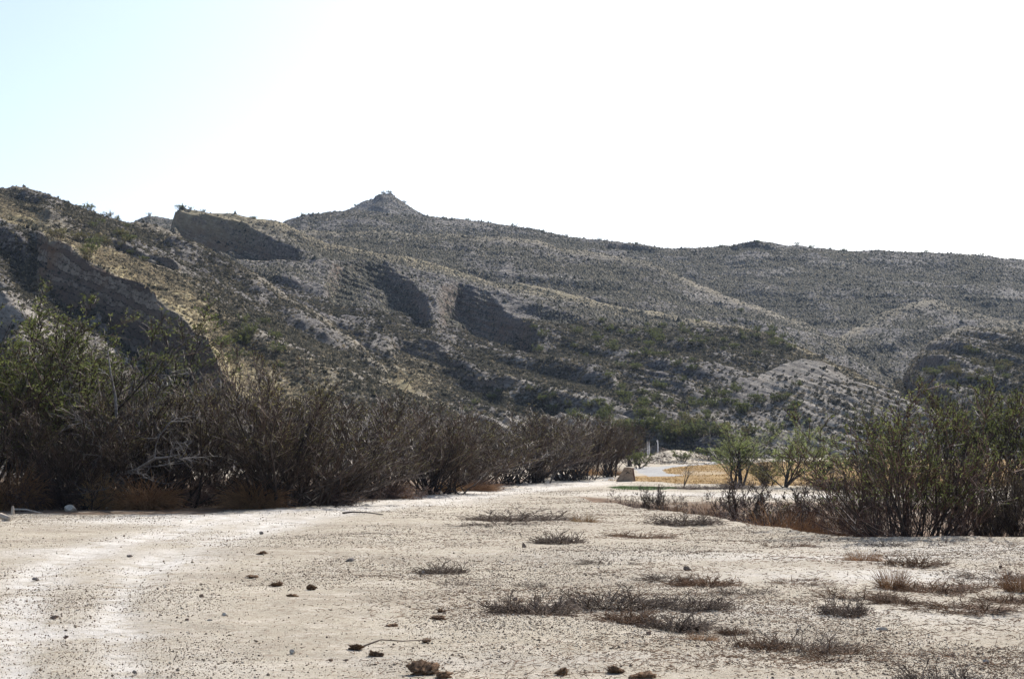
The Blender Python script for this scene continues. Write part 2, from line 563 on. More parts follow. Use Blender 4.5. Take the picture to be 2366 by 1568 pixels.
DARK = np.maximum(DARK, ((GY > 47.4) & (GX < -9) & (GY < 110)) * 0.9)
na, nr = len(az), len(rr)
idx = np.arange(na * nr).reshape(na, nr)
F = np.stack([idx[:-1, :-1], idx[1:, :-1], idx[1:, 1:], idx[:-1, 1:]], -1).reshape(-1, 4)
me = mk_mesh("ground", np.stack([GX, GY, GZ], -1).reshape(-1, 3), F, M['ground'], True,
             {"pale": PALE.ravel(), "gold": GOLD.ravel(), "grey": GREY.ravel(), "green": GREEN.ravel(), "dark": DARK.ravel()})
tag(link("ground", me), "pale sandy desert ground with wheel tracks and a golden field", kind="structure")

# ------------------------------------------------------------------ hills: interlocking ridges, one height field in polar rows
LAYERS = [
    # name, bedding dip, ledge height, list of lines from foot to crest: (X, Y, distance)
    ("left", 23, 0.55, [
        [(-700, 1046, 115), (0, 1046, 115), (500, 1046, 130), (1150, 1044, 150)],
        [(-700, 740, 210), (0, 700, 205), (98, 668, 215), (156, 732, 211), (232, 722, 208), (275, 798, 204.5), (300, 818, 202.5), (400, 856, 194), (480, 886, 184.5), (540, 930, 169), (600, 968, 160), (1150, 1036, 152)],
        [(-700, 470, 260), (0, 505, 250), (83, 552, 236), (113, 574, 219), (203, 613, 213), (290, 656, 207), (362, 700, 200), (434, 736, 193), (467, 772, 188), (503, 840, 178), (540, 900, 171), (600, 958, 162), (1150, 1030, 154)],
        [(-700, 300, 400), (-300, 385, 350), (0, 432, 330), (60, 435, 328), (130, 455, 325), (200, 480, 322), (250, 495, 320), (320, 512, 318), (380, 535, 315), (500, 590, 305), (600, 640, 295), (650, 680, 290), (740, 735, 275), (830, 800, 255), (900, 855, 235), (1000, 920, 205), (1060, 955, 190), (1150, 1015, 165)]]),
    ("knob", 20, 0.6, [
        [(300, 1044, 165), (1100, 1044, 185), (2250, 1040, 200)],
        [(300, 760, 300), (700, 760, 290), (1000, 850, 262), (1200, 890, 248), (1500, 905, 240), (1800, 890, 245), (2250, 985, 230)],
        [(300, 650, 350), (640, 640, 340), (900, 720, 318), (1100, 772, 305), (1300, 800, 300), (1500, 800, 300), (1700, 820, 292), (1900, 868, 280), (2250, 980, 240)],
        [(300, 600, 415), (385, 560, 410), (396, 520, 406), (404, 490, 404), (415, 479, 402), (440, 482, 402), (520, 495, 402), (600, 506, 402), (650, 513, 402), (757, 563, 398), (902, 588, 392), (1029, 613, 386), (1137, 646, 380), (1300, 675, 372), (1463, 714, 360), (1609, 740, 350), (1659, 751, 345), (1768, 769, 335), (1877, 817, 322), (1990, 865, 305), (2100, 915, 285), (2250, 975, 245)]]),
    ("middle", 8, 0.5, [
        [(500, 800, 350), (1500, 820, 340), (2300, 960, 340)],
        [(500, 560, 500), (680, 530, 500), (757, 534, 500), (880, 535, 500), (992, 541, 497), (1090, 545, 495), (1173, 545, 492), (1240, 553, 490), (1290, 572, 485), (1400, 585, 478), (1500, 603, 470), (1569, 639, 462), (1659, 675, 452), (1746, 705, 442), (1877, 755, 425), (1949, 802, 410), (2021, 846, 395), (2130, 933, 370), (2300, 1000, 345)]]),
    ("main", 2, 0.5, [
        [(400, 900, 400), (1600, 880, 420), (2900, 900, 420)],
        [(400, 560, 640), (640, 530, 640), (660, 511, 640), (700, 497, 640), (750, 490, 640), (820, 487, 640), (950, 495, 640), (1000, 500, 640), (1080, 508, 640), (1200, 523, 637), (1300, 545, 633), (1400, 555, 630), (1500, 568, 627), (1560, 573, 625), (1640, 571, 623), (1700, 564, 622), (1750, 560, 622), (1800, 565, 620), (1900, 572, 620), (2000, 578, 620), (2100, 580, 620), (2200, 586, 620), (2300, 595, 620), (2366, 602, 620), (2900, 690, 620)]]),
    ("peak", 24, 0.9, [
        [(640, 620, 800), (1100, 620, 800)],
        [(700, 560, 950), (800, 489, 950), (830, 470, 950), (850, 461, 950), (866, 455, 950), (875, 449, 950), (886, 445, 950), (902, 446, 950), (920, 457, 950), (940, 474, 950), (965, 490, 950), (1000, 512, 950), (1100, 580, 950)]]),
    ("saddle", 15, 0.5, [
        [(200, 600, 560), (500, 600, 560)],
        [(240, 560, 700), (315, 509, 700), (345, 498, 700), (365, 501, 700), (390, 504, 700), (460, 530, 700)]]),
    ("spur", -12, 0.5, [
        [(1800, 930, 360), (2900, 930, 360)],
        [(1800, 880, 395), (1870, 830, 405), (1930, 782, 420), (2000, 742, 440), (2080, 707, 458), (2150, 692, 470), (2220, 712, 468), (2300, 738, 464), (2366, 750, 460), (2900, 820, 450)]]),
    ("right", 26, 0.6, [
        [(1900, 1042, 200), (2900, 1042, 200)],
        [(1950, 990, 300), (2040, 925, 315), (2090, 862, 330), (2130, 806, 340), (2184, 770, 345), (2238, 751, 350), (2366, 762, 350), (2900, 700, 360)]]),
    ("mound", 30, 0.75, [
        [(1050, 1044, 180), (1500, 1044, 196), (2300, 1044, 198), (2900, 1044, 190)],
        [(1050, 1005, 200), (1150, 968, 206), (1300, 952, 210), (1420, 962, 212), (1520, 975, 215), (1580, 955, 222), (1640, 930, 228), (1700, 890, 235), (1770, 852, 242), (1800, 838, 245), (1850, 826, 248), (1890, 832, 248), (1950, 858, 246), (2020, 893, 243), (2080, 917, 240), (2120, 937, 236), (2200, 967, 230), (2300, 1000, 225), (2900, 1030, 215)]]),
]
BITES = [
    # top edge, fade (px), depth (m), distance window, softness of the upper edge
    ([(396, 498), (415, 486), (480, 494), (560, 512), (640, 548), (700, 590)], 125, 7.5, (355, 404), 0.10),
    ([(750, 625), (790, 606), (850, 598), (890, 615), (950, 655), (1000, 725)], 130, 6.0, (300, 398), 0.40),
    ([(1010, 668), (1060, 655), (1130, 680), (1200, 722), (1245, 785)], 150, 9.0, (290, 390), 0.30),
    ([(900, 785), (1000, 815), (1080, 852), (1180, 905)], 70, 3.0, (225, 300), 0.5),
    ([(2080, 866), (2105, 856), (2160, 885), (2210, 918)], 70, 5.0, (240, 345), 0.15),
    ([(255, 552), (330, 585), (410, 632)], 60, 3.2, (235, 320), 0.3),
    ([(1390, 562), (1440, 564), (1520, 576)], 22, 2.5, (560, 632), 0.3),
    ([(1680, 568), (1740, 564), (1800, 572)], 26, 2.5, (560, 626), 0.3),
    ([(1420, 850), (1500, 850), (1600, 880)], 80, 3.0, (220, 300), 0.6),
]
def blur(a, k):
    for ax, n in ((0, k[0]), (1, k[1])):
        c = np.cumsum(np.concatenate([np.repeat(np.take(a, [0], ax), n + 1, ax), a, np.repeat(np.take(a, [-1], ax), n, ax)], ax), ax)
        L = a.shape[ax]
        a = (np.take(c, np.arange(2 * n + 1, 2 * n + 1 + L), ax) - np.take(c, np.arange(0, L), ax)) / (2 * n + 1)
    return a


haz = np.concatenate([np.linspace(math.radians(-34), math.radians(-19.5), 120, endpoint=False),
                      np.linspace(math.radians(-19.5), math.radians(19.5), 1300, endpoint=False),
                      np.linspace(math.radians(19.5), math.radians(34), 120)])
hr = np.concatenate([np.linspace(112, 420, 900, endpoint=False), np.linspace(420, 660, 280, endpoint=False), np.linspace(660, 1100, 130)])
HA, HR = np.meshgrid(haz, hr, indexing='ij')
HX, HY = HR * np.sin(HA), HR * np.cos(HA)
best = np.full(HA.shape, -6.0)
lay = np.zeros(HA.shape, int)
crest_gap = np.full(HA.shape, 200.0)
cliff_top_r = None
for li, (nm, dip, led, lines) in enumerate(LAYERS):
    Rc, Zc = [], []
    lo_az, hi_az = -9, 9
    for ln in lines:
        P = np.array(ln, float)
        a, te = to_az(P[:, 0], P[:, 1])
        Rc.append(np.interp(haz, a, P[:, 2]))
        zz = EYE + P[:, 2] * te
        if P[:, 1].min() > 1039:                       # the foot of a slope runs out just below the ground
            zz = gz(P[:, 2] * np.sin(a), P[:, 2] * np.cos(a)) - 0.4
        Zc.append(np.interp(haz, a, zz))
        lo_az, hi_az = max(lo_az, a[0]), min(hi_az, a[-1])
    Rc, Zc = np.array(Rc), np.array(Zc)
    out = np.maximum(lo_az - haz, 0) + np.maximum(haz - hi_az, 0)
    drop = out * Rc[-1] * 0.45
    Z = np.empty_like(HA)
    for j in range(len(haz)):
        Z[j] = np.interp(hr, Rc[:, j], Zc[:, j], left=-6)
        b = hr > Rc[-1, j]
        Z[j, b] = Zc[-1, j] - 0.34 * (hr[b] - Rc[-1, j])
        Z[j] -= drop[j]
    if nm == "left":
        cliff_top_r = Rc[2]
        cliff_base_r = Rc[1]
    sel = Z > best
    best = np.where(sel, Z, best)
    lay = np.where(sel, li, lay)
    crest_gap = np.where(sel, Rc[-1][:, None] - HR, crest_gap)
HZ = best.copy()
PXX, PXY = to_px(HX, HY, HZ)
bite_mask = np.zeros(HA.shape)
bite_zone = np.zeros(HA.shape)
for top, fade, dep, (r0, r1), sft in BITES:
    sft = sft * 0.6
    T = np.array(sorted(top), float)
    yt = np.interp(PXX, T[:, 0], T[:, 1])
    yt = yt + 3 * fbm(PXX / 60, PXY / 120, 91, 2) + 1.5 * fbm(HX / 3.0, HY / 6.0, 95, 2)
    t = (PXY - yt) / fade
    w = (T[-1, 0] - T[0, 0])
    end = sstep(T[0, 0] - 4, T[0, 0] + 0.12 * w, PXX) * sstep(T[-1, 0] + 4, T[-1, 0] - 0.15 * w, PXX)
    d = sstep(0, sft, t) * np.clip(1.0 - t, 0, 1) * end * ((HR > r0) & (HR < r1))
    HZ = HZ - dep * d * (1 + 0.15 * fbm(HX / 9, HY / 14, 97, 3))
    bite_zone = np.maximum(bite_zone, (d > 0.02).astype(float))
    bite_mask = np.maximum(bite_mask, sstep(0, 0.06, t) * sstep(0.6, 0.3, t) * end * ((HR > r0) & (HR < r1)) * float(np.interp(sft, [0.1, 0.4], [1.0, 0.25])))
edge = 0.25 + 0.75 * sstep(0, 40, np.abs(crest_gap))
# gullies, rough ground, ledges along the bedding
rid = 1 - np.abs(fbm(HX / 38, HY / 70, 41, 3))
HZ = HZ + edge * (2.2 * (rid - 0.6) + 1.2 * fbm(HX / 16, HY / 22, 51, 3)) * sstep(115, 200, HR)
HZ = HZ + 0.32 * fbm(HX / 4.2, HY / 4.2, 61, 3)
dipt = np.tan(np.radians(np.array([l[1] for l in LAYERS])))[lay]
leda = np.array([l[2] for l in LAYERS])[lay]
S = HZ + HX * dipt + 0.5 * fbm(HX / 25, HY / 25, 71, 2)
per = np.where(lay == 8, 1.5, 2.4)
fr = S / per - np.floor(S / per)
HZ = HZ + np.where(lay == 8, 1.7, 1.0) * leda * per * 0.55 * (sstep(0.25, 0.75, fr) - fr) * (0.55 + 0.6 * np.clip(fbm(HX / 30, HY / 30, 77, 2), -0.6, 0.8))
HZ = np.where(best < -1.5, best, HZ)
base_slope = np.gradient(best, axis=1) / np.gradient(HR, axis=1)
face = (lay == 0) & (HR > cliff_base_r[:, None] - 1.0) & (HR < cliff_top_r[:, None] + 0.3) & (PXX > 85) & (PXX < 545)
wallm = np.clip(sstep(0.9, 1.5, base_slope) + bite_mask + face, 0, 1)
HZ = HZ + wallm * (0.5 * fbm(HX / 3.2, HZ / 1.6, 111, 3))
S3 = HZ + HX * dipt + 0.35 * fbm(HX / 9, HY / 9, 113, 2)
fr3 = S3 / 1.5 - np.floor(S3 / 1.5)
HZ = HZ + wallm * 1.5 * 0.85 * (sstep(0.35, 0.65, fr3) - fr3)
# steepness -> bare cliff, mid slope -> bare ledges
S2 = HZ + HX * np.tan(np.radians(np.array([30, 20, 9, 2, 24, 10, -14, 28, 30.0])))[lay] + 1.6 * fbm(HX / 40, HY / 40, 121, 3)
per2 = np.array([6.5, 7.5, 9, 10, 8, 8, 9, 7, 6.0])[lay]
fr2 = S2 / per2 - np.floor(S2 / per2)
amp2 = np.array([0.85, 0.42, 0.22, 0.14, 0.6, 0.3, 0.25, 0.6, 0.25])[lay]
wall = blur(((lay == 0) & (HR > cliff_base_r[:, None] - 6) & (HR < cliff_top_r[:, None] + 5) & (PXX > 60) & (PXX < 560)).astype(float), (6, 4))
ydip = HR - cliff_top_r[:, None]
amp2 = np.where(lay == 8, 0.0, amp2) * (1 - 0.85 * (lay == 0) * sstep(-2, 4, ydip) * sstep(60, 30, ydip)) * (1 - wall) * (1 - np.clip(blur(bite_zone, (4, 4)), 0, 1))
HZ = HZ + np.where(best > 1.0, 1, 0) * amp2 * per2 * (sstep(0.42, 0.72, fr2) - fr2) * (0.6 + 0.5 * np.clip(fbm(HX / 50, HY / 50, 127, 2), -0.7, 0.8)) * np.clip(edge, 0.3, 1)


CONC = np.clip(blur(HZ, (40, 20)) - HZ, -1.5, 1.5)          # hollows hold more scrub than ridges
dzr = np.gradient(HZ, axis=1) / np.gradient(HR, axis=1)
dza = np.gradient(HZ, axis=0) / (np.gradient(HA, axis=0) * HR)
slope = np.hypot(dzr, dza)
CLIFF = np.clip(sstep(1.0, 1.6, base_slope) + sstep(1.3, 2.3, slope) * np.maximum(bite_mask, 0.25), 0, 1)
CLIFF = np.maximum(CLIFF, face * 0.95)
ROCK = (0.45 + 0.55 * sstep(330, 230, HR)) * np.clip(0.15 + 0.55 * fbm(HX / 14, HY / 20, 81, 3) + 0.75 * fbm(S / 1.8, HX / 35 + HY / 60, 83, 3) + 0.8 * (lay == 8) + 0.2 * sstep(300, 210, HR) * (lay < 2), 0, 1)
YEL = np.zeros(HA.shape)
ga = HR - cliff_top_r[:, None]
YEL = np.maximum(YEL, (lay == 0) * sstep(-1, 3, ga) * sstep(55, 12, ga) * sstep(950, 600, PXX))
YEL = np.maximum(YEL, (lay == 1) * sstep(22, 3, crest_gap) * 0.6)
YEL = np.maximum(YEL, (lay == 0) * sstep(20, 4, crest_gap) * 0.25)
YEL = np.maximum(YEL, np.isin(lay, (2, 6, 7)) * sstep(16, 3, crest_gap) * 0.35)
YEL = np.maximum(YEL, np.exp(-((PXX - 950) / 70) ** 2 - ((PXY - 880) / 45) ** 2) * (lay <= 1))
na, nr = HA.shape
idx = np.arange(na * nr).reshape(na, nr)
F = np.stack([idx[:-1, :-1], idx[1:, :-1], idx[1:, 1:], idx[:-1, 1:]], -1).reshape(-1, 4)
me = mk_mesh("hills", np.stack([HX, HY, HZ], -1).reshape(-1, 3), F, M['hill'], True,
             {"yel": YEL.ravel(), "cliff": CLIFF.ravel(), "rock": ROCK.ravel(), "bed": (HZ + HX * dipt).ravel()})
tag(link("hills", me), "rocky scrub covered desert hills with tilted strata and a pointed peak", kind="structure")

# which bits of the hills can be seen from about here
TE = (HZ - EYE) / HR
vis = TE >= np.maximum.accumulate(TE, axis=1) - 0.006
GND = gz(HX, HY)


def hill_sample(n, r, wmask=None):
    """n random visible places on the hills, even by area"""
    w = HR * np.gradient(HA, axis=0) * np.gradient(HR, axis=1) * np.sqrt(1 + slope ** 2).clip(1, 1.6)
    w = w * vis * (HZ > GND + 0.15)
    if wmask is not None:
        w = w * wmask
    w[-1, :] = 0
    w[:, -1] = 0
    cs = np.cumsum(w.ravel())
    k = np.searchsorted(cs, r.uniform(0, cs[-1], n))
    i, j = np.unravel_index(k, HA.shape)
    fa, fb = r.uniform(0, 1, n), r.uniform(0, 1, n)
    a = HA[i, j] * (1 - fa) + HA[i + 1, j] * fa
    q = HR[i, j] * (1 - fb) + HR[i, j + 1] * fb
    z = (HZ[i, j] * (1 - fa) + HZ[i + 1, j] * fa) * (1 - fb) + (HZ[i, j + 1] * (1 - fa) + HZ[i + 1, j + 1] * fa) * fb
    return q * np.sin(a), q * np.cos(a), z, i, j


def hill_z(x, y):
    a, q = math.atan2(x, y), math.hypot(x, y)
    i = min(max(np.searchsorted(haz, a) - 1, 0), len(haz) - 2)
    j = min(max(np.searchsorted(hr, q) - 1, 0), len(hr) - 2)
    fa = (a - haz[i]) / (haz[i + 1] - haz[i])
    fb = (q - hr[j]) / (hr[j + 1] - hr[j])
    return float((HZ[i, j] * (1 - fa) + HZ[i + 1, j] * fa) * (1 - fb) + (HZ[i, j + 1] * (1 - fa) + HZ[i + 1, j + 1] * fa) * fb)


# scrub and bunch grass in uncounted thousands: one object of spiky little domes
NS = 560000
veg = (1 + 0.5 * YEL) * (1 + 0.9 * CONC).clip(0.3, 2.5) * (1.05 - 0.9 * CLIFF) * (0.25 + 0.75 * sstep(-0.5, 0.5, fbm(HX / 18, HY / 18, 101, 3))) * np.where(HR > 430, 1.15, 1.0) * np.interp(HR, [200, 330, 420], [1.25, 1.15, 1.0]) * np.where(lay == 8, 0.3, 1.0)
sx, sy, sz, si, sj = hill_sample(NS, rng, veg)
ang = np.arange(6) * math.pi / 3
tmpl = [(0, 0, 1.0)]
tmpl += [(0.62 * math.cos(a), 0.62 * math.sin(a), 0.75) for a in ang]
tmpl += [(0.95 * math.cos(a + 0.5), 0.95 * math.sin(a + 0.5), -0.25) for a in ang]
tmpl = np.array(tmpl)
tf = [(0, 1 + k, 1 + (k + 1) % 6) for k in range(6)]
tf += [(1 + k, 7 + k, 1 + (k + 1) % 6) for k in range(6)] + [(7 + k, 7 + (k + 1) % 6, 1 + (k + 1) % 6) for k in range(6)]
tf = np.array(tf)
ysel = YEL[si, sj]
isgrass = rng.uniform(0, 1, NS) < (0.25 + 0.6 * ysel)
size = np.where(isgrass, rng.uniform(0.15, 0.32, NS), rng.lognormal(-1.45, 0.38, NS)) * np.interp(sy, [150, 330, 450, 620], [0.85, 1.0, 1.1, 1.4])
size = np.clip(size, 0.10, 1.1)
tone = np.where(isgrass, rng.uniform(0.62, 1.0, NS) - 0.12 * (1 - ysel), rng.uniform(0.0, 0.66, NS))
far = sy > 330
SVs, SFs, tones, off = [], [], [], 0
k_ = int((~far).sum())
NT = 13                                              # near scrub: a fuzz of little leaf sprays
cen = nrm(rng.normal(0, 1, (k_, NT, 3))) * rng.uniform(0.35, 0.95, (k_, NT, 1))
cen[..., 2] = np.abs(cen[..., 2]) * 0.95 + 0.05
o1 = nrm(cen + rng.normal(0, 0.6, (k_, NT, 3)) + np.array([0, 0, 0.4]))
o2 = nrm(np.cross(o1, rng.normal(0, 1, (k_, NT, 3))))
tri = np.stack([cen - o1 * 0.35 + o2 * 0.30, cen - o1 * 0.35 - o2 * 0.30, cen + o1 * 0.55], 2)
V_ = tri * size[~far][:, None, None, None] + np.stack([sx, sy, sz], -1)[~far][:, None, None, :]
SVs.append(V_.reshape(-1, 3))
SFs.append(np.arange(k_ * NT * 3).reshape(-1, 3))
tones.append(np.clip(np.repeat(np.repeat(tone[~far], NT) + rng.normal(0, 0.07, k_ * NT), 3), 0, 1))
off = k_ * NT * 3
del cen, o1, o2, tri, V_
tp, fc = np.concatenate([tmpl[:1], tmpl[7:]]), np.array([(0, 1 + k, 1 + (k + 1) % 6) for k in range(6)])
k_, q_ = int(far.sum()), len(tp)
V_ = tp[None] * rng.uniform(0.5, 1.45, (k_, q_, 1)) * size[far][:, None, None] * np.array([1, 1, 0.95]) + np.stack([sx, sy, sz], -1)[far][:, None, :]
SVs.append(V_.reshape(-1, 3))
SFs.append((np.arange(k_)[:, None, None] * q_ + fc[None]).reshape(-1, 3) + off)
tones.append(np.repeat(tone[far], q_))
me = mk_mesh("hillside_scrub", np.concatenate(SVs), np.concatenate(SFs), M['scrub'], False, {"tone": np.concatenate(tones)})
tag(link("hillside_scrub", me), "dense cover of small dark scrub and straw bunch grass over the hills", "scrub", kind="stuff")


# ------------------------------------------------------------------ plants
def shrub_proto(seed, H, spread, n0=26, n1=7, n2=7, n3=4, r0=0.022, leaf=0, leaf_size=0.05, leaf_lo=0.35, lean=(0, 0),
                up=0.10, wig=0.10, base=0.15, ang=(0.25, 0.75), bark='bark', twig='twig', leafm='leaf_brown', tmin=0.15, K0=8, l3=0.55, tw=0.0045, ra1=0.42):
    """a many stemmed shrub: arching stems -> branches -> twigs -> fine twigs, leaves along the fine twigs"""
    r = np.random.default_rng(seed)
    phi = r.uniform(0, 2 * math.pi, n0)
    tilt = spread * np.sqrt(r.uniform(0.02, 1, n0))
    d = np.stack([np.sin(tilt) * np.cos(phi) + lean[0], np.sin(tilt) * np.sin(phi) + lean[1], np.cos(tilt)], -1)
    st = np.stack([base * r.normal(0, 1, n0), base * r.normal(0, 1, n0), np.full(n0, -0.05)], -1)
    L0 = H * r.uniform(0.7, 1.08, n0) / np.maximum(np.cos(tilt * 0.6), 0.5)
    P0 = grow(r, st, d, L0, K0, up, wig)
    s, d1, L1, t1 = kids(r, P0, L0, n1, ang, ra1, tmin)
    P1 = grow(r, s, d1, L1, 6, up, wig * 1.2)
    s, d2, L2, t2 = kids(r, P1, L1, n2, ang, 0.5, 0.15)
    P2 = grow(r, s, d2, L2, 4, up * 0.8, wig * 1.4)
    ra = np.full(n0, r0) * r.uniform(0.6, 1.3, n0)
    stem = join([tubes(P0, lin_r(n0, K0, ra, ra * 0.18), 5), tubes(P1, lin_r(len(P1), 6, r0 * 0.40 * (1.2 - t1), 0.10 * r0), 3)])
    tl = [tubes(P2, lin_r(len(P2), 4, max(r0 * 0.2, tw * 1.5), tw), 3)]
    tips = P2
    if n3:
        s, d3, L3, t3 = kids(r, P2, L2, n3, ang, l3, 0.1)
        P3 = grow(r, s, d3, L3, 3, up * 0.5, wig * 1.4)
        tl.append(tubes(P3, lin_r(len(P3), 3, tw, tw * 0.65), 3))
        tips = P3
    out = {"trunk": mk_mesh("trunk", *stem, M[bark], True), "crown": mk_mesh("crown", *join(tl), M[twig], True, {"tone": np.concatenate([np.repeat(r.uniform(0, 1, len(v) // q), q) for (v, f), q in zip(tl, (12, 9))])})}
    if leaf:
        zz = tips[:, :, 2]
        k = r.integers(0, len(tips), leaf * 3)
        f = r.uniform(0, 1, leaf * 3)
        pos = tips[k, 0] * (1 - f)[:, None] + tips[k, -1] * f[:, None]
        keep = r.uniform(0, 1, leaf * 3) < sstep(leaf_lo * H * 0.7, leaf_lo * H * 1.25, pos[:, 2]) * (0.35 + 0.65 * sstep(-0.3, 0.4, vnoise(pos[:, 0] / 0.5, pos[:, 2] / 0.5, seed)))
        pos = pos[keep][:leaf]
        out["foliage"] = mk_mesh("foliage", *leaf_quads(r, pos, leaf_size), M[leafm], False)
    return out


def grass_proto(seed, n, H, rad, mat, droop=-0.25, w=0.007, sp=0.6):
    r = np.random.default_rng(seed)
    phi, q = r.uniform(0, 2 * math.pi, n), rad * np.sqrt(r.uniform(0, 1, n))
    st = np.stack([q * np.cos(phi), q * np.sin(phi), np.full(n, -0.02)], -1)
    tl = r.uniform(0, sp, n) + 0.3 * q / rad
    p2 = phi + r.normal(0, 0.7, n)
    d = np.stack([np.sin(tl) * np.cos(p2), np.sin(tl) * np.sin(p2), np.cos(tl)], -1)
    P = grow(r, st, d, H * r.uniform(0.5, 1.2, n), 5, droop, 0.10)
    return {"blades": mk_mesh("blades", *tubes(P, lin_r(n, 5, w, w * 0.3), 3), M[mat], True)}


def weed_proto(seed, n, H, rad, mat, flat_=1.0, r0=0.009, flow=(0, 0)):
    """a dead weed: wiry stems, mostly sprawled, some upright"""
    r = np.random.default_rng(seed)
    phi, q = r.uniform(0, 2 * math.pi, n), rad * 0.6 * np.sqrt(r.uniform(0, 1, n))
    st = np.stack([q * np.cos(phi), q * np.sin(phi), np.full(n, 0.0)], -1)
    p2 = phi + r.normal(0, 0.9, n)
    el = np.where(r.uniform(0, 1, n) < 0.10, r.uniform(0.7, 1.5, n), np.abs(r.normal(0.12, 0.28, n))) / flat_
    d = np.stack([np.cos(el) * np.cos(p2) + flow[0], np.cos(el) * np.sin(p2) + flow[1], np.sin(el)], -1)
    L0 = np.where(el > 0.8, H * 1.3, rad * 0.75) * r.uniform(0.4, 1.1, n)
    P0 = grow(r, st, d, L0, 5, -0.02, 0.16)
    P0[:, :, 2] = np.maximum(P0[:, :, 2], 0.006)
    s, d1, L1, t = kids(r, P0, L0, 4, (0.4, 1.1), 0.42, 0.15)
    P1 = grow(r, s, d1, L1, 4, 0.05, 0.2)
    P1[:, :, 2] = np.maximum(P1[:, :, 2], 0.006)
    s, d2, L2, t = kids(r, P1, L1, 2, (0.4, 1.1), 0.5, 0.2)
    P2 = grow(r, s, d2, L2, 3, 0.05, 0.2)
    P2[:, :, 2] = np.maximum(P2[:, :, 2], 0.004)
    return {"stalks": mk_mesh("stalks", *join([tubes(P0, lin_r(n, 5, r0, r0 * 0.4), 3), tubes(P1, lin_r(len(P1), 4, r0 * 0.5, r0 * 0.3), 3),
                                               tubes(P2, lin_r(len(P2), 3, r0 * 0.4, r0 * 0.25), 3)]), M[mat], True)}


def put(parts, name, label, cat, x, y, z, s=(1, 1, 1), rz=0.0, group=None, tilt=(0, 0)):
    if len(parts) == 1:
        o = link(name, list(parts.values())[0])
    else:
        o = bpy.data.objects.new(name, None)
        o.empty_display_size = 0.3
        COL.objects.link(o)
        root = None
        for pn in parts:
            ch = link(pn, parts[pn], o if pn != "foliage" else root)
            if pn == "crown":
                root = ch
    o.location = (x, y, z)
    o.scale = s
    o.rotation_euler = (tilt[0], tilt[1], rz)
    tag(o, label, cat, group)
    return o


